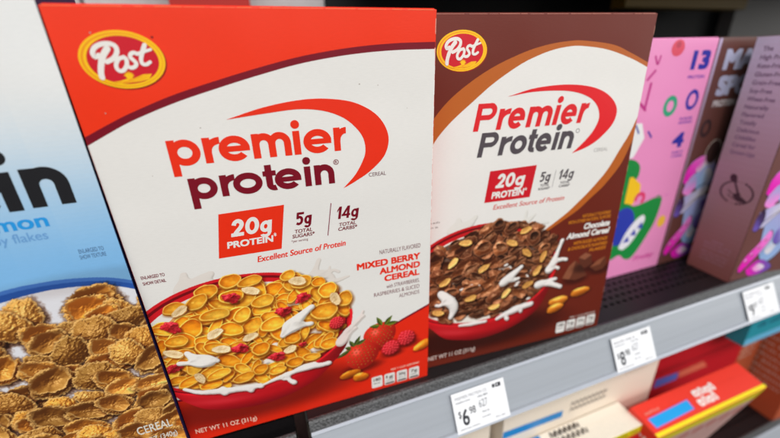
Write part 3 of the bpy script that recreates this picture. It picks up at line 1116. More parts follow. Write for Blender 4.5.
RIM, BODY, DEEP = (0.84, 0.10, 0.14), (0.74, 0.06, 0.10), (0.47, 0.03, 0.07)
bowl_picture(cv, cx, cy, a, b, BODY, RIM, DEEP)
gold = [(0.93, 0.63, 0.13), (0.96, 0.68, 0.17), (0.90, 0.56, 0.09), (0.95, 0.72, 0.24), (0.94, 0.65, 0.14)]
grim = (0.98, 0.80, 0.36)
kinds = ('cup', 'cup', 'fold', 'cup', 'dome', 'fold')
PA = [(-2, 97), (10, 110), (22, 113), (34, 122), (50, 127), (62, 124), (76, 120), (86, 123), (97, 117), (108, 111), (118, 101), (119, 88), (114, 72), (104, 56),
      (90, 48), (68, 43.5), (45, 43), (24, 47.5), (8, 54), (-4, 64)]
cv.fill([(-2, 66), (0, 98), (14, 111), (40, 118), (86, 120), (114, 100), (116, 76), (102, 54), (68, 44.5), (40, 44.5), (8, 52)], (0.86, 0.60, 0.30), 0.9)
cv.fill([(6, 92), (14, 108), (40, 118), (86, 120), (112, 102), (112, 84), (60, 80)], (0.62, 0.35, 0.07), 0.8)
corn_pile(cv, PA, (9.2, 6.0))
for k in range(34):
    u, v = 4 + 108 * g.random(), 45 + 62 * g.random()
    if inside(u, v, PA) and (v < 84 or g.random() < .35):
        w_ = 2 + 3.5 * g.random()
        cv.liquid([([(u - w_, v - .5), (u, v + g.random() * 1.5), (u + w_, v - g.random() * 2)], [1.0, 2.4, 1.0])], (0.955, 0.915, 0.875), 0.2, 0.2)
corn_pile(cv, PA, (12.5, 7.6), 0.8, 5.6, 3.6, 2.6)
for (u, v, sa, sb, ro) in ((34.4, 124, 7, 5.2, .1), (49.1, 128.6, 6.6, 5.2, .3), (48, 117.2, 7.4, 5.4, 0), (60.6, 126, 7.5, 4, .2), (27.9, 118, 7.5, 4.6, .5),
                           (14.9, 116.6, 7, 4, .2), (36, 106.3, 9, 4.6, .05), (43.4, 92.5, 7.6, 5.6, -.3), (51.9, 101.8, 6.5, 5, .7), (66, 109.3, 7.2, 5, .1),
                           (84, 125, 5, 4, .5), (92.2, 118.2, 7, 5, .1), (103.3, 115.6, 4.6, 4, 0), (108.7, 107.9, 7, 6, .4), (120, 97.9, 5.5, 7, -.3),
                           (105, 91, 9.5, 7.6, .1), (69.5, 89.4, 8.8, 5.6, .25), (10.8, 92, 6.6, 4.6, 0), (105.7, 61.2, 7, 5, 0), (91.9, 52.8, 7, 3.4, -.1),
                           (66.9, 48.4, 6.5, 3.8, .1), (29.1, 57.6, 8.5, 4, .3), (44.2, 49.3, 7.6, 4.4, .15), (55.9, 53, 5.5, 4.4, .5), (80.8, 73.9, 6, 5, .3),
                           (58.8, 71, 6.5, 5.4, .5), (32, 79.7, 8, 5.2, -.4)):
    corn_flake(cv, u, v, sa, sb, ro)
for u, v in ((60.2, 118.6), (89.8, 119.3), (113.5, 99.1), (33.2, 91.4), (34.9, 77.7), (17.5, 57.9), (53.9, 82.5), (17.4, 113.6), (7, 82.5), (78, 64)):
    ro = (g.random() - .5) * 1.2 if u not in (17.5, 113.5) else 1.9
    aw, ah = 4.8 + 1.4 * g.random(), 2.6 + 1.0 * g.random()
    cv.flake(u, v, aw, ah, ro, (0.84, 0.62, 0.34), 'dome', None, bump=0.05, shadow=0.4, wob=0.05, dep=0.05, spec=0)
    cv.flake(u - .1, v + 0.25, aw * .96, ah * .90, ro, (1.02, 0.92, 0.74), 'cup', None, bump=0.35, shadow=0.0, wob=0.05, dep=0.05, spec=0.03)
    cv.flake(u, v + .1, aw * .6, ah * .34, ro, (0.96, 0.85, 0.66), 'cup', None, bump=0.3, shadow=0.0, wob=0.1, dep=0.05, spec=0.0)
for u, v, r in ((10.2, 103.2, 5), (47.8, 116.1, 4.6), (91.4, 105.5, 4.6), (77.8, 97.6, 4.8), (4.4, 71, 4.2), (46.1, 75, 4.8), (68.6, 60.5, 5), (87, 66, 2.5)):
    berry(cv, u, v, r)
raspberry(cv, 113, 78, 5.6)
cv.liquid([([(78, 82), (84, 86), (90, 92), (97.5, 97)], [6.2, 4.4, 2.6, 1.9]), ([(82, 83.5), (90, 83), (95.7, 82.5)], [3.4, 1.8, 1.7]), ([(80, 85), (77, 80), (74, 77)], [3, 2.5, 1.4]),
                ([(14.1, 81.5), (17, 76), (22, 71), (27, 69.5)], [1.9, 2.8, 4.6, 3.4]), ([(7.4, 74.4), (13.6, 72.6), (22, 70)], [2.0, 1.4, 3.2]), ([(20, 75), (26, 73), (31, 69)], [2, 2, 1.2])])
bot = [(-3, 56), (1.3, 44.9), (12.4, 31.5), (22, 26), (31.3, 22.8), (44, 20.2), (57.4, 19.6), (74.4, 22.3), (94.3, 30.6), (108.7, 43.9), (118, 55), (123, 72), (123.2, 84)]
bowl_front(cv, cx, cy, a, b, BODY, RIM, DEEP, bot)
cv.liquid([([(6, 52), (14, 46), (24, 43), (34, 40.5), (44, 38.6), (54, 38)], [1.2, 1.6, 2.4, 2.4, 2.2, 1.6]), ([(28.8, 45), (29.5, 41), (29.9, 38.6)], [2, 1.6, 1.9]),
                ([(44, 39), (46.6, 36), (47.2, 34.6)], [2.2, 1.7, 2.1]), ([(52, 38.5), (54.4, 36.5)], [1.6, 1.7]), ([(56, 38), (66, 40.5), (74, 42), (84, 44), (94, 46)], [1, 1.6, 2.0, 2.4, 1.6]),
                ([(72.7, 42), (74, 36), (77.2, 32)], [2.0, 1.4, 2.2]), ([(84, 44), (95, 43), (104.5, 42.4)], [2.8, 2.2, 1.9]), ([(68, 41), (70, 38), (72.8, 38)], [1.2, 1.0, 1.3])])
cv.liquid([([(113, 58), (119, 67), (126, 74), (133, 79.5)], [3.6, 3.0, 1.8, 1.0]), ([(115, 60), (122, 67), (127, 70)], [3, 1.6, 1.0]), ([(128, 76), (131, 80), (133, 84)], [1.0, .9, .7])], (0.93, 0.885, 0.86), 0.15, 0.15)
strawberry(cv, 145.2, 56.6, 13.0, 12.6, 0.1)
for p, q in (((147, 66), (143, 75)), ((149, 66), (155.5, 73.5)), ((150, 66), (160, 66.5)), ((145, 66), (137, 67.5))):
    leaf(cv, p, q, 1.9, (0.42, 0.50, 0.14))
raspberry(cv, 167.0, 47.8, 7.8)
raspberry(cv, 153.8, 41.6, 7.6)
strawberry(cv, 129.6, 41.5, 13.6, 13.8, -0.25)
for p, q in (((124, 52), (129.8, 61.5)), ((122, 51), (117, 53)), ((121, 50), (110.5, 44.5)), ((124, 52), (121, 59)), ((126, 53), (134, 57))):
    leaf(cv, p, q, 1.7, (0.36, 0.42, 0.16))
for u, v, aa, bb, ro in ((119.5, 25.6, 8.6, 3.6, .12), (127.6, 20.0, 6.4, 4.2, -.15), (181, 36.5, 8.5, 4.2, .4)):
    cv.flake(u, v, aa, bb, ro, (0.90, 0.50, 0.08), 'dome', None, bump=0.2, shadow=0.5, wob=0.03, dep=0.4, spec=0.3)
cv.build('bowl_picture', tA, Art())

# ------------------------------------------------------------------ BOX B: brown and white box
MB = Matrix.Translation((-0.3408, 0.0036, 0)) @ Rm('Z', -0.0779) @ Rm('Y', 0.0001) @ Rm('X', -0.0271)
tB = thing('cereal_box', 'brown and white cereal box with chocolate flakes, second tall box from the orange topped one', 'cereal box', MB, 'cereal boxes on the shelves')
carton('carton', tB, W, D, H, plain('brown_card', rgb(106, 33, 18), 0.40, 0.4, 500, 0.92, 1.06), lean=0.0271, x0=2.5)
x0B = 2.9
wl = spline([(2.9, 186.0), (10.7, 199.5), (22, 211.5), (38.9, 224.8), (55, 236.6), (73.7, 247.2), (87, 252.6), (99.2, 256.1), (112, 258), (124.0, 258.1), (145.5, 255.4), (167.9, 249.1), (185.9, 242.2)], 6)
ol = spline([(2.9, 205.5), (10.7, 216.2), (22, 227.5), (38.2, 238.6), (55, 247.3), (73.0, 254.1), (86, 257.8), (98.6, 260.2), (111, 261.5), (123.4, 261.7), (150.1, 258.6), (168, 252.6), (185.9, 245.4)], 6)
A = Art()
n = len(wl)
A.strip([(x0B + (185.9 - x0B) * i / (n - 1), 278.5) for i in range(n)], ol, BROWN, 0.05)
A.strip(ol, wl, TAN, 0.05)
wr = spline([(185.9, 205), (181, 192), (174.2, 180.0), (164.5, 163.0), (152, 149), (142.5, 140.0)], 6)
orr = spline([(185.9, 187.5), (184.1, 182.6), (177.5, 166.5), (165, 151), (157, 144), (152.0, 140.0)], 6)
A.strip(wl, [(x0B + (185.9 - x0B) * i / (n - 1), 185.9 + 19.1 * i / (n - 1)) for i in range(n)], WHITE, 0.05)
A.strip([(x0B, 185.9 - 45.9 * i / (len(wr) - 1)) for i in range(len(wr))], wr, WHITE, 0.05)
A.strip(wr, orr, TAN, 0.05)
A.poly(orr + [(185.9, 140.0)], BROWN, 0.05)
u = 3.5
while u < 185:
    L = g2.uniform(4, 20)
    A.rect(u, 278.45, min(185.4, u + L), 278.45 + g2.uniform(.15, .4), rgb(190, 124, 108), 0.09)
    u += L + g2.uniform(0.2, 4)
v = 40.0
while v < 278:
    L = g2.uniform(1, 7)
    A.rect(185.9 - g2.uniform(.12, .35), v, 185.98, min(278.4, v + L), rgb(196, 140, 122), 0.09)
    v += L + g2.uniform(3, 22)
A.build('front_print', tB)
badge('badge', tB, 29.5, 257.0, 18.0, 12.5)

A = Art()
geo_word(A, 'Premier', [(39.5, 55.5), (57.6, 66.5), (66.2, 79.8), (82.2, 103.0), (104.6, 109.4), (111.2, 124.8), (127.0, 134.2)], 204.0, 14.4, 0, 4.05, RED, 0.14, 19.0, 0.2)
geo_word(A, 'Protein', [(43.6, 58.4), (60.6, 69.4), (69.6, 83.4), (84.2, 91.6), (91.6, 104.8), (106.6, 111.2), (112.8, 125.2)], 185.0, 13.4, 0, 3.9, GREY, 0.20, 17.6, 0.2)
out = [(66.1, 226.7), (88.3, 231.4), (115.3, 232.6), (138.5, 229.6), (154.5, 222.8), (163.6, 212.8), (162.3, 201.5), (152.1, 191.0), (141.1, 184.8), (127.0, 180.7)]
inn = [(66.1, 226.6), (88.6, 228.9), (116.0, 228.0), (133.9, 223.4), (143.9, 216.4), (147.9, 207.4), (145.4, 199.0), (140.5, 192.5), (134.2, 186.6), (127.0, 180.7)]
A.strip(spline(out, 8), spline(inn, 8), rgb(226, 22, 32), 0.14)
A.text('CEREAL', 147.9, 161.5, 179.9, 2.9, rgb(176, 172, 170), 0.14)
A.arc(129.6, 198.2, 1.5, 1.5, 0, 360, 0.4, GREY, 0.14, 24)
A.build('logo_lettering', tB)

A = Art()
A.poly([(51.8, 148.9), (92.2, 148.8), (95.8, 174.5), (55.4, 173.6)], rgb(206, 20, 36), 0.14)
heavy(A, '20g', [(60.4, 67.6), (68.2, 76.2), (77.0, 85.0)], 159.6, 11.2, 2.5, WHITE, 0.18, 0.2)
A.text('PROTEIN', 57.6, 86.6, 151.4, 5.4, WHITE, 0.18, 0.04, 0.15)
A.text('*', 87.0, 88.8, 153.0, 4.2, WHITE, 0.18, 0.02)
heavy(A, '5g', [(99.2, 103.6), (104.4, 108.8)], 160.2, 8.0, 1.5, GREY, 0.14, 0.2)
A.text('TOTAL', 100.8, 109.2, 156.2, 2.0, GREY, 0.14, 0.02)
A.text('SUGARS*', 99.4, 110.2, 153.4, 2.0, GREY, 0.14, 0.02)
A.stroke([(114.2, 168.6), (112.2, 154.4)], 0.4, rgb(150, 145, 145), 0.14, caps=False)
heavy(A, '14g', [(117.0, 119.6), (120.2, 125.4), (126.2, 130.8)], 160.4, 8.0, 1.5, GREY, 0.14, 0.2)
A.text('TOTAL', 119.4, 128.6, 156.4, 2.0, GREY, 0.14, 0.02)
A.text('CARBS*', 118.6, 129.2, 153.6, 2.0, GREY, 0.14, 0.02)
A.text('Excellent Source of Protein', 59.7, 125.6, 142.2, 4.0, rgb(214, 70, 64), 0.14, 0.01, 0.25)
A.build('nutrition_claims', tB)

A = Art()
OR = rgb(214, 130, 28)
A.text('NATURALLY FLAVORED', 146.9, 176.6, 123.2, 3.0, OR, 0.14, 0.015, 0.15)
A.text('WITH OTHER NATURAL FLAVORS', 133.4, 177.4, 118.8, 3.0, OR, 0.14, 0.015, 0.15, 0.01)
A.text('Chocolate', 150.4, 177.8, 111.8, 5.6, WHITE, 0.14, 0.04, 0.2)
A.text('Almond Cereal', 133.5, 179.0, 104.5, 5.8, WHITE, 0.14, 0.04, 0.2)
A.text('WITH SLICED ALMONDS', 142.2, 178.2, 98.0, 3.1, OR, 0.14, 0.02, 0.15)
A.text('& CHOCOLATE FLAVORED', 137.0, 178.8, 93.2, 3.1, OR, 0.14, 0.02, 0.15)
A.text('FLAKES', 160.4, 178.4, 88.6, 3.1, OR, 0.14, 0.02, 0.15)
A.build('flavour_text', tB)
A = Art()
A.text('NET WT 11 OZ (311g)', 5.0, 50.6, 7.6, 4.4, rgb(206, 186, 178), 0.14, 0.02)
A.build('net_weight', tB)
A = Art()
A.text('PER 1 CUP SERVING', 151, 180.0, 18.6, 2.0, rgb(206, 186, 178), 0.14, 0.02)
A.build('serving_note', tB)
A = Art()
A.scribble(4.0, 15.0, 137.5, 1.6, rgb(150, 140, 138), 0.14, 4)
A.scribble(4.0, 13.0, 133.8, 1.6, rgb(150, 140, 138), 0.14, 5)
A.build('picture_note', tB)
F, bld = fact_icons('fact_icons', tB, 136.6, 181.0, 4.6, 16.6, rgb(70, 34, 24), 0.02)
bld('fact_icons', tB)

cv = Canvas(2.9, 0.5, 185.9, 140.0, 3.2, WHITE, 11)
g = cv.g
wc = spline([(142.5, 140.2), (131, 130.5), (115, 120.2), (95, 109), (60, 92), (0, 70)], 8)
oc = spline([(152.0, 140.2), (141, 131), (122, 120.6), (98, 108), (60, 90), (0, 68)], 8)
cv.fill(wc + [(0, 0), (186, 0), (186, 141)], TAN)
cv.fill(oc + [(0, 0), (186, 0), (186, 141)], BROWN)
cv.liquid([([(22.8, 128), (30, 133), (30.7, 138)], [5, 3.4, 1.8]), ([(30, 128), (39, 132), (45.6, 138.6)], [5, 4, 1.4]), ([(86, 124), (94, 129), (99.5, 133)], [3, 2, 1]),
                ([(95, 122), (104, 124), (113, 124)], [3, 2, 1]), ([(88, 122), (90, 130), (91, 137)], [3, 1.6, 1])], (0.885, 0.875, 0.85), 0.0, 0.14)
cv.dim(58, 24, 78, 16, 0.55, soft=0.4)
cx, cy, a, b = 54, 84, 72, 47.5
RIM, BODY, DEEP = (0.80, 0.10, 0.13), (0.72, 0.07, 0.10), (0.42, 0.03, 0.06)
bowl_picture(cv, cx, cy, a, b, BODY, RIM, DEEP)
choc = [(0.60, 0.35, 0.21), (0.48, 0.26, 0.15), (0.72, 0.45, 0.29), (0.40, 0.21, 0.12), (0.64, 0.38, 0.23)]
crim = (0.70, 0.47, 0.33)
for u, v in ((32, 64), (58, 58), (92, 58), (108, 72), (22, 88), (66, 76), (100, 92)):
    cv.liquid([([(u - 9, v - 2), (u, v + 1), (u + 9, v)], [3, 4.5, 3])])
PB = [(0, 110), (20, 117), (31, 123), (50, 125), (66, 131), (84, 127), (101, 121), (117, 111), (124, 98), (122, 82), (110, 62), (100, 51), (80, 44), (60, 43), (40, 43), (20, 48), (2, 58)]
cv.fill([(2, 62), (2, 110), (31, 121), (66, 126), (98, 116), (117, 97), (115, 78), (98, 53), (60, 45), (20, 50)], (0.24, 0.12, 0.07), 0.75)
pile(cv, 62, 87, 62, 45, choc, crim, g, (5.0, 7.6), (10.0, 8.0), ('cup', 'fold', 'dome'), P=PB, bump=0.5, spec=0.34, dep=0.8, shadow=0.75)
for k in range(22):
    u, v = 8 + 104 * g.random(), 50 + 66 * g.random()
    if inside(u, v, PB):
        cv.liquid([([(u - 3 - 2 * g.random(), v), (u, v + g.random() * 2), (u + 3, v - 1)], [1.2, 2.4, 1.2])], shadow=0.15)
pile(cv, 62, 87, 62, 45, choc, crim, g, (5.2, 8.4), (10.4, 8.2), ('cup', 'fold', 'cup', 'dome', 'fold'), P=PB, bump=0.7, wob=0.10, spec=0.4, dep=0.95, shadow=0.75)
for k in range(9):
    u, v = 12 + 98 * g.random(), 50 + 62 * g.random()
    cv.liquid([([(u - 1.5, v), (u + 1.5, v + g.random())], [0.8, 1.1])], shadow=0.2)
for u, v, sa, sb, ro in ((65.7, 128.5, 6, 5.4, .2), (77.8, 124.5, 7, 5, .5), (52.8, 110, 8.4, 7, .2), (69, 107, 7.5, 6.5, -.3), (25.4, 73.7, 7, 4.6, 0), (44, 72, 10, 5, .05), (100, 112, 6.5, 7.5, .6), (112, 100, 6, 5, .3)):
    base = choc[int(g.random() * 5)]
    cv.flake(u, v, sa, sb, ro, np.asarray(base) * 1.1, 'dome', crim, bump=0.5, shadow=0.6, spec=.35)
    cv.flake(u + sa * .1, v + sb * .18, sa * .7, sb * .55, ro, np.asarray(base) * .7, 'cup', crim, bump=0.5, shadow=0.0, dep=.9)
for u, v, ro in ((78, 62, .8), (44, 64, .2), (112, 92, 1.2), (80, 110, -.4), (20, 84, .5), (37.4, 117, -.1), (91.9, 119.8, .3), (26.8, 100.9, .8), (54.7, 90.8, .5), (95.1, 98.6, -.7), (107.5, 78.7, .9), (99.2, 66.4, .4), (14.1, 55.8, -.3), (67.1, 50.3, .1)):
    cv.flake(u, v, 5.8, 2.9, ro, (0.66, 0.42, 0.18), 'dome', None, bump=0.1, shadow=0.5, wob=0.06, dep=0.1, spec=0)
    cv.flake(u, v + .2, 5.5, 2.5, ro, (0.98, 0.76, 0.42), 'cup', None, bump=0.5, shadow=0.0, wob=0.06, dep=0.12, spec=0.05)
cv.liquid([([(72.4, 71.9), (82, 79), (91.6, 86.3)], [4.6, 3.4, 1.7]), ([(80, 77), (84, 74), (90, 75)], [2.6, 1.8, 1.4]), ([(15.4, 75), (22, 68), (27, 62), (28.7, 55.7), (25.1, 48)], [2.6, 4.6, 4.8, 3.2, 1.8]),
                ([(22, 66), (16, 63), (12, 64)], [2.4, 1.6, 1.4])])
bot = [(-18, 84), (-10, 58), (7, 42.0), (20, 28.6), (37.3, 22.2), (52, 19.6), (69.2, 20.4), (90, 25.5), (111.1, 37.0), (121, 54), (126, 72), (126.0, 84)]
bowl_front(cv, cx, cy, a, b, BODY, RIM, DEEP, bot)
cv.liquid([([(70, 36.5), (79, 40), (93, 44), (106, 45.4)], [1.6, 3.0, 3.2, 2.4]), ([(80, 40), (80, 36), (82, 34)], [2, 1.6, 2]), ([(94, 43), (95, 39)], [2, 1.7]),
                ([(118.9, 76), (124, 86), (127, 96), (130.0, 105)], [4.4, 3.0, 1.8, 1.9]), ([(123, 84), (131, 86), (137.5, 84.4)], [3, 1.7, 1.8]), ([(119, 78), (126, 79), (130, 77)], [3, 1.4, 1.6]),
                ([(108, 64), (117, 64.5), (127, 61), (135, 57)], [4, 3.2, 2.4, 2.1]), ([(118, 64), (124, 67), (129, 66.4)], [2.4, 1.6, 1.7]), ([(34, 38.5), (46, 37.6), (60, 37)], [1.2, 2, 1.4])])
for P, c in (([(135.4, 65.7), (141, 77), (147.2, 82), (155, 75), (162.5, 63.8), (150, 61)], (.40, .20, .13)), ([(135.4, 65.7), (141, 77), (147.2, 82), (146, 70), (143, 63)], (.55, .32, .22)),
             ([(150.2, 84.2), (157, 88), (164, 84.6), (166, 75), (158, 72), (152, 78)], (.36, .17, .11)), ([(150.2, 84.2), (157, 88), (164, 84.6), (157, 81)], (.56, .33, .23)),
             ([(164.4, 71.8), (172, 78), (180.2, 80.4), (183, 73), (179.6, 67.8), (172, 66.5)], (.38, .19, .12)), ([(164.4, 71.8), (172, 78), (180.2, 80.4), (175, 73)], (.54, .31, .21))):
    P = np.array(P)
    if c[0] < 0.5:
        cv.dim(P[:, 0].mean() + 1, P[:, 1].min() + 1, 13, 5, 0.45)
    cv.fill(P, c)
for u, v, aa, bb, ro in ((157.8, 47.2, 10.6, 4.4, 0.12), (134.6, 42.2, 10.4, 4.6, 0.05), (132, 34.6, 8.8, 4.6, 0.22)):
    cv.flake(u, v, aa, bb, ro, (0.86, 0.50, 0.12), 'dome', None, bump=0.3, shadow=0.55, wob=0.03, dep=0.4, spec=0.35)
cv.build('bowl_picture', tB, Art())

# ------------------------------------------------------------------ BLUE BOX at the left
YB, ZB, XR = -0.004, -0.008, -0.5268
KB = (YB - CP[1]) / (-0.012 - CP[1])


def blue_warp(u, v):
    x = -0.5227 + u * MM
    return (CP[0] + (x - CP[0]) * KB - XR - 0.0005) / MM, (CP[2] + (v * MM - CP[2]) * KB - ZB) / MM


tC = thing('cereal_box', 'pale blue cereal box with brown bran flakes, left of the orange topped box', 'cereal box',
           Matrix.Translation((XR, YB, ZB)), 'cereal boxes on the shelves')
bm = bmesh.new()
box(bm, -0.192, 0, 0, 0.054, 0, 0.315)
bmesh.ops.bevel(bm, geom=bm.edges[:], offset=0.0007, segments=2, affect='EDGES')
mesh_obj('carton', bm, plain('navy_card', rgb(34, 36, 84), 0.45, 0.4), tC)
cv = Canvas(-176, 0.5, 0.0, 160.0, 3.0, WHITE, 21)
g = cv.g
t = sstep(252, 150, cv.V + 0.10 * cv.U)
top, mid = np.array(rgb(231, 232, 231)), np.array(rgb(126, 184, 232))
cv.C[:] = top * (1 - t)[..., None] + mid * t[..., None]
cv.C *= (1 + 0.02 * (cv.N2 - 0.5))[..., None]
rimU = spline([(-190, 100), (-140, 131), (-90, 147.5), (-55.3, 152.8), (-40.5, 153.9), (-25.4, 153.2), (-10.3, 150.3), (2, 145.2)], 8)
rimL = spline([(-190, 92), (-140, 123), (-90, 141), (-57.5, 146.5), (-42.1, 148.6), (-26.8, 148.3), (-11.4, 145.6), (2, 139.4)], 8)
cv.fill(rimU + [(2, 0), (-190, 0)], rgb(66, 116, 196))
cv.fill([(u, v - 2.2) for u, v in rimU] + [(2, 0), (-190, 0)], rgb(38, 84, 168))
cv.fill(rimL + [(2, 0), (-190, 0)], rgb(226, 226, 232))
cv.dim(-20, 150, 40, 6, 0.10)
bran = [(0.84, 0.60, 0.28), (0.78, 0.52, 0.21), (0.68, 0.46, 0.20), (0.90, 0.60, 0.23), (0.62, 0.42, 0.18)]
brim = (0.93, 0.74, 0.45)
pools = ((-33.9, 133, 5.6), (-58, 117, 7.2), (-67, 97, 7.4), (-14.2, 89.6, 7.4), (-12.0, 79, 5), (-47, 80, 7.4), (-34.9, 54, 6), (-23, 58, 6.0))
N3 = vnoise(cv.ny, cv.nx, 0.9 * cv.res, g, 2)
cv.N1 = 0.55 * cv.N1 + 0.45 * N3
v = 140
row = 0
while v > 2:
    u = -186 + (row % 2) * 9
    while u < 6:
        uu, vv = u + (g.random() - .5) * 9, v + (g.random() - .5) * 7
        lim = np.interp(uu, [-190, -140, -90, -57, -42, -26, -11, 2], [88, 118, 135, 139, 141, 142, 138, 132])
        if vv < lim and not any(math.hypot((uu - a) / 1.35, vv - b) < c for a, b, c in pools):
            sa = 8.6 + 4.6 * g.random()
            sb = sa * (0.60 + 0.28 * g.random())
            base = bran[int(g.random() * 5)]
            ro = (g.random() - .5) * 1.9
            kw = dict(wob=0.06, rough=0.15)
            cv.flake(uu, vv, sa, sb, ro, np.asarray(base) * 0.98, 'dome', brim, bump=1.9, shadow=0.85, dep=0.75, spec=0.3, **kw)
            if g.random() < 0.7:
              cv.flake(uu - .6, vv + sb * .16, sa * .82, sb * .74, ro, np.asarray(base) * (.95 + .3 * g.random()), 'cup', brim, bump=2.0, shadow=0.3, dep=0.95, spec=0.34, **kw)
        u += 15
    v -= 8.4
    row += 1
AB = Art(warp=blue_warp)
for i in range(60):
    v0, v1 = 160 + 140 * i / 60, 160 + 140 * (i + 1) / 60
    for j in range(8):
        u0, u1 = -176 + 22 * j, -154 + 22 * j
        t = float(sstep(252, 150, (v0 + v1) / 2 + 0.05 * (u0 + u1)))
        AB.rect(u0, v0, u1, v1, top * (1 - t) + mid * t, 0.05)
AB.build('upper_print', tC)
cv.build('front_picture', tC, AB)
A = Art(warp=blue_warp)
K = rgb(26, 26, 30)
w = 5.9
A.rect(-37.6, 192.3, -31.8, 211.0, K, 0.12)
A.ellipse(-34.4, 217.6, 3.7, 3.5, K, 0.12)
A.rect(-28.4, 192.8, -22.6, 211.6, K, 0.12)
A.arc(-19.8, 203.4, 5.7, 5.6, 180, 0, 5.9, K, 0.13, 28)
A.rect(-17.0, 193.0, -11.1, 203.4, K, 0.125)
A.rect(-60.0, 192.3, -54.2, 222, K, 0.12)
A.arc(-46.5, 202, 6.2, 7, 0, 320, 5.6, K, 0.12)
CY = rgb(34, 150, 224)
A.text('cinnamon', -71.0, -25.0, 182.9, 7.2, CY, 0.12, 0.025)
A.text('protein and soy flakes', -82.0, -27.4, 176.6, 4.6, rgb(104, 158, 212), 0.12, 0.008)
A.text('ENLARGED TO', -18.0, -7.2, 166.2, 2.3, rgb(70, 100, 140), 0.12)
A.text('SHOW TEXTURE', -18.4, -7.0, 162.9, 2.3, rgb(70, 100, 140), 0.12)
A.build('brand_lettering', tC)
A = Art(warp=blue_warp)
A.text('CEREAL', -24.6, -5.0, 36.4, 6.6, rgb(226, 224, 214), 0.12, 0.01)
A.text('NET WT 12 OZ (340g)', -42.0, -4.0, 27.8, 4.4, rgb(226, 224, 214), 0.12, 0.01)
A.build('net_weight', tC)

# ------------------------------------------------------------------ PINK BOX, dark brown box behind, mauve box
PINKC = rgb(240, 148, 200)
tP = thing('cereal_box', 'pink cereal box with blue numbers and a green leafy shape, right of the brown box', 'cereal box',
           Matrix.Translation((0.0133 - 0.165, 0.0516, 0)), 'cereal boxes on the shelves')
carton('carton', tP, 165, 50, 264.5, plain('pink_card', PINKC, 0.45, 0.4), 0.0)
P0 = 165.0
A = Art(O=(0.165, 0, 0))
A.rect(-164.6, 0.5, -0.4, 264.0, rgb(238, 146, 198), 0.05)
NAVY = rgb(38, 44, 160)
A.ellipse(-57.5, 256, 9.0, 7.6, rgb(222, 70, 96), 0.12)
A.ellipse(-57.5, 259, 3.5, 3.0, rgb(190, 50, 80), 0.15)
A.text('13', -33.0, -6.5, 235.2, 18.0, NAVY, 0.12, 0.05)
A.text('PROTEIN', -33.0, -8.0, 226.5, 3.2, rgb(120, 60, 170), 0.12, 0.03)
A.arc(-17.0, 205.0, 7.4, 8.6, 0, 360, 4.0, NAVY, 0.12)
A.text('SUGAR', -29.0, -9.0, 184.6, 3.0, rgb(120, 60, 170), 0.12, 0.03)
A.text('ADDED', -29.7, -7.8, 180.4, 3.0, rgb(120, 60, 170), 0.12, 0.03)
A.text('4', -31.0, -13.0, 154.5, 16.5, NAVY, 0.12, 0.05)
A.text('NET', -27.0, -9.0, 147.6, 2.8, rgb(120, 60, 170), 0.12, 0.03)
A.text('CARBS', -27.0, -9.0, 143.4, 2.8, rgb(120, 60, 170), 0.12, 0.03)
A.arc(-48.5, 200.5, 7.4, 8.2, 0, 360, 5.0, rgb(40, 160, 120), 0.12)
MAG = rgb(190, 30, 130)
A.stroke([(-86, 249), (-81, 242), (-79, 249)], 2.2, MAG, 0.12)
A.stroke([(-90, 228), (-82, 236)], 2.6, MAG, 0.12)
A.stroke([(-84, 224), (-85, 200)], 3.2, MAG, 0.12)
A.stroke([(-92, 205), (-84, 199)], 3.0, MAG, 0.13)
A.text('Fruity', -47.6, -11.6, 16.6, 6.2, rgb(206, 60, 150), 0.12, 0.03, 0.25)
GR = rgb(18, 140, 62)
A.poly(spline([(-110, 140), (-97, 148), (-84, 147.4), (-73, 140), (-71.5, 128), (-78, 118), (-77, 99), (-66, 92), (-40, 97), (-30, 100), (-23, 92), (-26, 66), (-32, 52), (-42, 34), (-52, 22), (-62, 22), (-74, 30), (-88, 26), (-112, 30)], 6), GR, 0.10)
A.poly([(-84, 128), (-79.6, 128), (-65, 118), (-63, 108), (-70.5, 94), (-84, 98)], rgb(250, 200, 30), 0.13)
A.arc(-61, 100, 6.4, 6.0, -60, 200, 4.6, rgb(226, 60, 110), 0.14, 24)
A.ellipse(-80, 68, 19, 24, rgb(44, 62, 176), 0.14)
A.poly(spline([(-78, 40), (-70, 60), (-58, 74), (-48, 78), (-44, 70), (-50, 56), (-60, 42), (-70, 36)], 5), rgb(238, 236, 244), 0.16)
for q in range(3):
    A.poly([(-72 + q * 9, 46 + q * 8), (-66 + q * 9, 54 + q * 8), (-62 + q * 9, 46 + q * 7)], rgb(44, 62, 176), 0.18)
A.ellipse(-14, 64, 6.6, 7.6, rgb(244, 190, 60), 0.13)
A.poly([(-97, 186), (-84, 186), (-76, 170), (-86, 150), (-97, 150)], rgb(240, 240, 240), 0.12)
A.stroke([(-92, 184), (-86, 176)], 2.0, NAVY, 0.14)
A.stroke([(-72, 176), (-66, 170)], 2.2, NAVY, 0.14)
A.scribble(-46, -12, 97, 2.6, rgb(226, 120, 190), 0.12, 31)
A.build('front_print', tP)


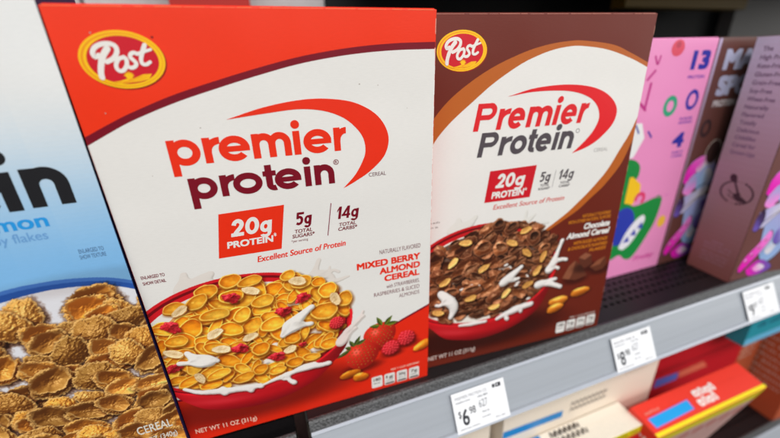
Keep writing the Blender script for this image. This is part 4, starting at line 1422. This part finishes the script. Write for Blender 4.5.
def swirl_art(name, parent, ox, bg, seed):
    """printed swirls of pink, blue, violet and white, shaded like an airbrushed drawing"""
    cv = Canvas(ox, 0.6, ox + 76, 146, 2.4, bg, seed)
    MG, PK, LB, PB_, VI, OW, DK = [np.array(rgb(*c)) for c in ((238, 24, 186), (255, 140, 226), (150, 184, 230), (176, 172, 226), (112, 88, 184), (232, 226, 234), (44, 24, 52))]

    def sh(L, c0, c1, ang, edge=True):
        P = spline([(ox + x, y) for x, y in L] + [(ox + L[0][0], L[0][1])], 6)
        if edge:
            cx, cy = np.mean([p[0] for p in P]), np.mean([p[1] for p in P])
            cv.fill([(cx + (x - cx) * 1.05 + .3, cy + (y - cy) * 1.05 - .5) for x, y in P], DK, 0.7)
        sl, m = cv.mask(P)
        if sl is None:
            return
        d = cv.U[sl] * math.cos(ang) + cv.V[sl] * math.sin(ang)
        q = [x * math.cos(ang) + y * math.sin(ang) for x, y in P]
        t = sstep(min(q), max(q), d + 7 * (cv.N2[sl] - .5))
        cv.blend(sl, m, c0 * (1 - t)[..., None] + c1 * t[..., None])
    sh([(0, 122), (8, 134), (26, 140), (44, 134), (54, 118), (50, 100), (36, 94), (20, 102), (4, 106)], LB, PB_, 0.6)
    sh([(0, 110), (2, 126), (14, 137), (32, 140), (44, 135), (30, 129), (18, 120), (10, 106)], MG, PK, 0.9)
    sh([(16, 124), (24, 131), (37, 134), (32, 126), (22, 120)], OW, PK, 2.2, False)
    sh([(6, 108), (17, 118), (25, 104), (18, 92), (5, 96)], PK, PB_, 1.8, False)
    sh([(26, 110), (38, 124), (50, 114), (44, 100), (32, 98)], LB, OW, 0.4, False)
    sh([(2, 88), (22, 94), (48, 100), (46, 87), (30, 76), (12, 68), (3, 76)], OW, PB_, 2.6)
    sh([(0, 82), (7, 92), (13, 80), (8, 66), (0, 68)], VI, DK, 1.2)
    sh([(18, 70), (40, 86), (62, 86), (70, 62), (64, 34), (46, 20), (30, 28), (22, 50)], LB, PB_, 1.1)
    sh([(44, 80), (58, 82), (66, 66), (58, 58), (48, 66)], PB_, VI, 2.0, False)
    sh([(34, 50), (44, 60), (52, 44), (44, 30), (34, 36)], OW, LB, 1.8, False)
    sh([(0, 18), (6, 32), (20, 47), (31, 62), (38, 54), (31, 40), (17, 23), (5, 12)], MG, PK, 0.8)
    for x, y in ((8, 27), (15, 34), (22, 43), (29, 52)):
        cv.flake(ox + x, y, 2.6, 2.2, 0.6, PK * .95, 'dome', None, bump=.1, shadow=.15)
    sh([(42, 60), (54, 68), (62, 54), (52, 42), (42, 48)], VI, PB_, 0.5)
    sh([(14, 14), (28, 24), (44, 21), (58, 10), (42, 4), (22, 5)], MG, VI, 0.2)
    sh([(24, 14), (34, 19), (46, 12), (34, 8)], PK, OW, 0.5, False)
    for L in ([(6, 72), (20, 79), (38, 88)], [(20, 96), (30, 100), (44, 104)], [(30, 30), (38, 44), (40, 60)]):
        for p, q in zip(spline([(ox + x, y) for x, y in L], 6)[:-1], spline([(ox + x, y) for x, y in L], 6)[1:]):
            cv.fill([(p[0], p[1] - .6), (q[0], q[1] - .6), (q[0], q[1] + .6), (p[0], p[1] + .6)], DK, .75)
    return cv.build(name, parent, Art(), 0.09)


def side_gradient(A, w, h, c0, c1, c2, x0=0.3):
    """colour fade of the box side, lavender at the top to brown at the bottom"""
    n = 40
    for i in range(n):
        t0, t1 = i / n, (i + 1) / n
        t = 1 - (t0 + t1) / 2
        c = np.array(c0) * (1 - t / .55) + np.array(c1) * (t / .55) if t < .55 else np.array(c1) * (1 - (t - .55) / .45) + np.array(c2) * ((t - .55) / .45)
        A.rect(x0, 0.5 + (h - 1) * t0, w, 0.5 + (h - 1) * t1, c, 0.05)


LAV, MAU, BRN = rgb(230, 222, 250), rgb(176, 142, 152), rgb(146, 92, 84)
CHOCB = plain('cocoa_card', rgb(92, 56, 52), 0.45, 0.4)
tM = thing('cereal_box', 'dark brown cereal box with large silver letters, between the pink box and the mauve box', 'cereal box',
           Matrix.Translation((0.0142, 0.0516, 0)), 'cereal boxes on the shelves')
carton('carton', tM, 165, 50, 264.5, CHOCB, 0.0)
A = Art()
A.rect(0.4, 0.5, 164.6, 264.0, rgb(98, 58, 52), 0.05)
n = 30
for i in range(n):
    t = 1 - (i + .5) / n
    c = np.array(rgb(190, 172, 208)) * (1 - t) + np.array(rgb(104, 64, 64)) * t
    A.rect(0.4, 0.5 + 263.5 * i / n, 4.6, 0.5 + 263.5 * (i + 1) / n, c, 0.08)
SIL = rgb(176, 178, 206)
A.text('MAGIC', 16.5, 124.0, 233.2, 20.4, SIL, 0.12, 0.06)
A.text('SPOON', 17.0, 122.0, 206.9, 20.4, SIL, 0.12, 0.06)
A.text('PROTEIN CEREAL', 17.6, 92.0, 195.0, 7.0, rgb(196, 188, 190), 0.12, 0.05)
A.arc(18, 172, 6.5, 8.0, 0, 360, 4.2, rgb(52, 34, 36), 0.12)
A.arc(44, 142, 13, 15, 0, 360, 1.6, rgb(176, 166, 156), 0.11)
A.ellipse(44, 142, 11.2, 13.2, rgb(66, 42, 40), 0.115)
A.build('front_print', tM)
swirl_art('printed_artwork', tM, 5.0, rgb(98, 58, 52), 61)

YAWR = -0.07
MR = Matrix.Translation((0.0475, -0.0102, 0)) @ Rm('Z', YAWR)
tR = thing('cereal_box', 'mauve cereal box with a list of small print on its narrow side', 'cereal box', MR, 'cereal boxes on the shelves')
carton('carton', tR, 165, 50, 264.5, CHOCB, 0.0)
A = Art(O=(0, 0.050, 0), U=(0, -1, 0), V=(0, 0, 1), N=(-1, 0, 0))       # u runs from the back edge to the front edge
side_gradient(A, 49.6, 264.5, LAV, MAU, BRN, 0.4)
INK = rgb(124, 100, 134)
for k, (tx, wd) in enumerate((('The', 9), ('High Protein', 28), ('Keto-Friendly', 30), ('Gluten-Free', 27), ('Grain-Free', 25), ('Soy-Free', 20), ('Wheat-Free', 25),
                              ('Naturally', 22), ('Flavored', 20), ('Totally', 16), ('Delicious', 21), ('Childlike', 20), ('Cereal for', 22), ('Grown-Ups', 24))):
    A.text(tx, 8.6, 8.6 + wd, 250.6 - k * 8.05, 4.4, INK, 0.12, 0.02)
A.arc(27.5, 105, 16, 12.5, 0, 360, 0.2, rgb(90, 60, 72), 0.10)
D2 = rgb(66, 40, 52)
for k in range(28):                                                       # ring of lettering round the spoon
    if k in (6, 7, 20, 21):
        continue
    t = 6.283 * k / 28
    A.ellipse(27.5 + 16 * math.cos(t), 105 + 12.5 * math.sin(t), 1.25, 1.5, D2, 0.13, rot=t, n=8)
A.stroke([(22, 118), (27, 109), (32, 99)], 1.8, D2, 0.15, 2.6)
A.ellipse(20.5, 120.5, 3.6, 4.4, D2, 0.15, 0.35)
for x, y, a_, b_ in ((32, 99, 5, 3.2), (28, 101, 3, 2.4), (36, 98, 3.4, 2.2), (30, 104, 2.2, 1.6)):
    A.ellipse(x, y, a_, b_, D2, 0.16 + x * .0005, -0.3)
A.stroke([(19, 106), (24, 103), (29, 104)], 1.0, D2, 0.14)
A.stroke([(20, 101), (26, 98), (31, 97)], 0.9, D2, 0.14)
for k in range(6):
    A.scribble(12 + (8 if k == 0 else 0), 42 - (9 if k == 0 else 0), 41 - k * 4.6 - (2 if k > 2 else 0), 2.0, rgb(176, 140, 156), 0.12, 50 + k)
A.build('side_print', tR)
A = Art()
A.rect(0.4, 0.5, 164.6, 264.0, rgb(112, 70, 66), 0.05)
swirl_art('printed_artwork', tR, 7.0, rgb(112, 70, 66), 62)
A.text('MAGIC', 20.0, 140.0, 220.0, 26, SIL, 0.12, 0.06)
A.text('SPOON', 20.0, 144.0, 184.0, 26, SIL, 0.12, 0.06)
A.build('front_print', tR)


# ------------------------------------------------------------------ PRICE TAGS in the rail
def price_tag(label, xm, d0, d1, w, dollars, cents, seed, tilt=0.0):
    q = RAIL_O + RAIL_D * d1 * MM + RAIL_N * 2.55 * MM
    M = Matrix(((1, 0, 0, xm * MM), (0, -RAIL_D[1], RAIL_N[1], q[1]), (0, -RAIL_D[2], RAIL_N[2], q[2]), (0, 0, 0, 1)))
    t = thing('price_tag', label, 'price tag', M @ Rm('Z', tilt), 'price tags in the shelf rail')
    h = d1 - d0
    bm = bmesh.new()
    box(bm, 0, w * MM, 0, h * MM, 0, 0.00025)
    mesh_obj('card', bm, plain('tag_card', rgb(236, 238, 242), 0.4, 0.4, 300, 0.98, 1.02), t)
    A = Art(O=(0, 0, 0.00025), U=(1, 0, 0), V=(0, 1, 0), N=(0, 0, 1))
    K, G2 = rgb(44, 46, 54), rgb(120, 122, 130)
    if seed == 1:
        A.text('PREMIER PROTEIN CE', 3.0, 33.5, h - 6.0, 2.3, G2, 0.05)
    else:
        A.scribble(3.0, 31, h - 6.0, 2.2, G2, 0.05, seed)
    A.scribble(3.0, 17, h - 9.0, 1.5, G2, 0.05, seed + 1)
    A.text('$', 3.6, 6.2, 12.4, 5.4, K, 0.05, 0.01)
    A.text(dollars, 6.8, 13.0, 5.2, 13.2, K, 0.05, 0.02)
    A.text(cents, 14.2, 20.2, 13.0, 5.8, K, 0.05, 0.01)
    A.text('62', 24.0, 29.6, 15.4, 6.2, G2, 0.05, 0.0)
    A.text('.7', 29.0, 32.4, 15.4, 6.2, G2, 0.05, 0.0)
    A.scribble(26, 33, 10.6, 1.5, G2, 0.05, seed + 2)
    A.scribble(25, 33, 6.4, 1.5, G2, 0.05, seed + 3)
    A.rect(39.5, h - 5.6, 42.2, h - 2.6, K, 0.05)
    A.rrect(42.9, h - 5.8, 48.2, h - 2.4, 0.6, K, 0.05)
    A.rect(44.2, h - 4.6, 45.4, h - 3.4, rgb(236, 238, 242), 0.08)
    A.scribble(38, 48, 2.6, 1.3, G2, 0.05, seed + 4)
    A.scribble(3.0, 22, 2.2, 1.2, G2, 0.05, seed + 5)
    A.scribble(24, 34, h - 9.2, 1.6, G2, 0.05, seed + 6)
    A.build('tag_print', t)
    return t


price_tag('white price tag reading 6 98 below the brown cereal box', -328.2, 7.0, 40.1, 52.0, '6', '98', 1)
price_tag('white price tag below the bare black shelf, between the other two tags', -150.2, 6.6, 39.8, 53.0, '8', '98', 11)
price_tag('blurred white price tag under the mauve box near the right edge', 51.5, 5.0, 39.6, 57.0, '9', '97', 21)


# ------------------------------------------------------------------ LOWER SHELF GOODS
G = 'cereal boxes on the shelves'
TILT = math.radians(14)          # the red boxes lean forward together


def lower_box(label, x0, x1, y, ztop, zbot, d, mat, yaw=0.0, tilt=0.0):
    t = thing('cereal_box', label, 'cereal box', Matrix.Translation((x0, y, zbot)) @ Rm('Z', yaw) @ Rm('X', tilt), G)
    carton('carton', t, (x1 - x0) * 1000, d, (ztop - zbot) * 1000, mat, 0.0)
    return t, (ztop - zbot) * 1000


BEIGE = plain('beige_card', rgb(232, 219, 202), 0.5, 0.35)
CREAM = plain('cream_card', rgb(238, 229, 214), 0.5, 0.35)
REDC = plain('red_card', rgb(232, 56, 40), 0.42, 0.4)
DRED = plain('deep_red_card', rgb(196, 22, 36), 0.42, 0.4)
TEAL = plain('teal_card', rgb(40, 148, 166), 0.45, 0.4)
RUST = plain('rust_card', rgb(184, 88, 54), 0.5, 0.35)
BLUE = rgb(16, 128, 196)

t, h = lower_box('tall beige box with a blue stripe and black script, right below the grey price rail', -0.2455, -0.0125, 0.002, -0.07, -0.36, 60, BEIGE)
A = Art(warp=lambda u, v: (u, v - 70))
A.poly([(0.6, 295.0), (83, 292.4), (83.4, 303), (0.6, 306)], BLUE, 0.1)
A.build('blue_stripe', t)
A = Art(warp=lambda u, v: (u, v - 70))
for q in range(2):
    base = 296 + q * 9
    for k in range(9):
        x = 94 + k * 6.2
        A.stroke([(x, base), (x + 2, base + 6), (x + 3.6, base + 1), (x + 6.0, base + 4)], 1.3, rgb(120, 106, 96), 0.1)
A.build('brand_script', t)
A = Art(warp=lambda u, v: (u, v - 70))
for k in range(4):
    A.stroke([(176 + k * 9, 322), (179 + k * 9, 329), (182 + k * 9, 323)], 1.2, rgb(190, 172, 156), 0.1)
A.build('flavour_script', t)
A = Art()
A.rect(0.6, 4, 230, 130, rgb(214, 196, 174), 0.05)
A.build('lower_panel', t)

t, h = lower_box('beige box with a blue patch glimpsed left of the tall beige box', -0.470, -0.2625, 0.002, -0.085, -0.36, 60, BEIGE)
A = Art(warp=lambda u, v: (u, v - 70))
A.rect(130, 262, 207, 300, BLUE, 0.1)
A.rect(0.6, 74, 206, 250, rgb(214, 196, 174), 0.05)
A.build('front_print', t)

t, h = lower_box('cream topped box with a yellow front edge, left of the bright red box', -0.268, -0.0725, -0.0335, -0.15, -0.36, 34, CREAM)
A = Art(O=(0, 0, h * MM + 0.0005), U=(1, 0, 0), V=(0, 1, 0), N=(0, 0, 1))
for q in range(2):
    for k in range(6):
        x = 84 + k * 7 + q * 4
        y = 25 - q * 9
        A.stroke([(x, y), (x + 2, y + 6), (x + 4.4, y), (x + 6.6, y + 4.6)], 1.5, rgb(70, 60, 54), 0.1)
A.rect(20, 16, 72, 33, BLUE, 0.1)
A.build('top_print', t)
A = Art()
A.rect(0.5, h - 12, 195.0, h - 0.6, rgb(226, 212, 20), 0.06)
A.rect(0.5, 2, 195.0, h - 12, rgb(216, 40, 44), 0.06)
A.scribble(130, 190, h - 9, 5.5, rgb(150, 120, 20), 0.1, 71)
A.scribble(120, 188, h - 30, 8, rgb(240, 220, 210), 0.1, 72)
A.build('front_print', t)

t, h = lower_box('deep red box standing behind the bright red box, its top hidden under the rail', 0.050, 0.2735, 0.0400, -0.135, -0.36, 45, DRED)
A = Art()
KR = 1.177
xx = lambda x_: (CP[0] * 1000 + (x_ - CP[0] * 1000) * KR) - 50
zz = lambda z_: (CP[2] + (z_ - CP[2]) * KR) * 1000 + 360
A.poly([(xx(-11), zz(-.153)), (xx(33), zz(-.153)), (xx(32), zz(-.140)), (xx(-11), zz(-.1375))], rgb(92, 110, 204), 0.1)
A.poly([(xx(36), zz(-.152)), (xx(93), zz(-.152)), (xx(81), zz(-.139)), (xx(33), zz(-.140))], rgb(226, 110, 84), 0.1)
A.rect(0.6, zz(-.128), 222, zz(-.125), rgb(164, 14, 28), 0.1)
A.build('front_print', t)

t, h = lower_box('bright red box with a blue patch on its top and a yellow front edge', -0.074, 0.122, -0.0002, -0.1436, -0.36, 37.5, REDC, -0.004, TILT)
A = Art(O=(0, 0, h * MM + 0.0005), U=(1, 0, 0), V=(0, 1, 0), N=(0, 0, 1))
A.poly([(8.0, 8.4), (74.5, 10.4), (76.5, 22.2), (7.0, 20.2)], rgb(150, 110, 214), 0.08)
A.poly([(9.2, 9.2), (73.6, 11.2), (75.2, 21.4), (8.2, 19.4)], rgb(20, 160, 232), 0.1)
WT = rgb(240, 228, 224)
A.rect(0.4, 0.4, 195.6, 4.6, rgb(240, 220, 18), 0.09)
for k, (x, y, wd, hh) in enumerate(((86, 9.5, 9, 8), (96.5, 9.5, 4.5, 10), (102, 9.5, 10, 7.4), (113.5, 9.5, 5, 10), (90, 20.5, 11, 7.5), (102.5, 20.0, 5, 9), (109, 20, 12, 7), (122, 20, 6, 9))):
    A.rrect(x, y, x + wd, y + hh, 1.8, WT, 0.1)
    A.rrect(x + wd * .35, y + hh * .3, x + wd * .65, y + hh * .6, 0.8, rgb(232, 56, 40), 0.12)
A.scribble(9, 32, 24, 3.4, rgb(240, 150, 136), 0.1, 83)
A.build('top_print', t)
A = Art()
A.rect(0.5, h - 26, 195.5, h - 0.6, rgb(236, 216, 16), 0.06)
A.rect(0.5, 2, 195.5, h - 26, rgb(214, 168, 160), 0.06)
for k in range(7):
    A.poly(spline([(14 + k * 26, h - 46), (26 + k * 26, h - 38), (36 + k * 26, h - 52), (24 + k * 26, h - 64)], 4), rgb(200, 120, 110), 0.09)
A.build('front_print', t)
A = Art(O=(0, 0.0375, 0), U=(0, -1, 0), V=(0, 0, 1), N=(-1, 0, 0))
A.scribble(6, 32, h - 22, 7, rgb(240, 222, 216), 0.1, 84, 0.5)
A.build('side_print', t)

t, h = lower_box('teal box with a pale blue lower band, last in the row under the rail', 0.1765, 0.345, 0.004, -0.085, -0.15, 24, TEAL)
A = Art()
A.rect(0.6, 0.6, 174, 12, rgb(110, 188, 226), 0.06)
A.scribble(20, 120, 28, 9, rgb(20, 96, 120), 0.1, 91, 0.5)
A.rect(0.6, 46, 174, 50, rgb(24, 104, 122), 0.06)
A.build('front_print', t)
t, h = lower_box('rust brown box with white print, right beneath the teal box', 0.2765, 0.335, 0.042, -0.1525, -0.36, 40, RUST)
A = Art()
for k in range(5):
    A.scribble(6, 52 - k * 3, 164 - k * 12, 7, rgb(206, 178, 164), 0.1, 95 + k, 0.4)
A.build('front_print', t)
t, h = lower_box('rust brown box turned to show rows of small print, lowest at the right edge', 0.338, 0.47, -0.0125, -0.155, -0.36, 90, RUST, -0.07)
A = Art(O=(0, 0.090, 0), U=(0, -1, 0), V=(0, 0, 1), N=(-1, 0, 0))
for k in range(8):
    A.scribble(12, 82, 150 - k * 13, 6, rgb(204, 172, 158), 0.1, 101 + k, 0.4)
A.build('side_print', t)

# ------------------------------------------------------------------ dim goods far back above the boxes
for lab, x0, x1, y0, z0, z1, c in (('red carton end showing behind the orange box top', -0.519, -0.424, 0.36, 0.0, 0.60, rgb(178, 42, 36)),
                                   ('dim olive yellow carton beam under the upper shelf in the dark gap', 0.20, 0.53, 0.33, 0.3295, 0.384, rgb(150, 120, 44)),  # carton left floating under the upper shelf, not part of it
                                   ('grey carton standing in the dark gap at the upper right', 0.62, 0.86, 0.40, 0.0, 0.372, rgb(150, 148, 146))):
    bm = bmesh.new()
    beam = 'beam' in lab
    t = thing('hung_carton' if beam else 'stock_carton', lab, 'pack' if beam else 'carton', Matrix.Translation((x0, y0, z0)), None if beam else 'cartons stored at the back')
    carton('casing' if beam else 'carton', t, (x1 - x0) * 1000, 30, (z1 - z0) * 1000, plain('stock_card', c, 0.5, 0.3), 0.0)
    bm.free()
bpy.data.objects.remove(_TXO)
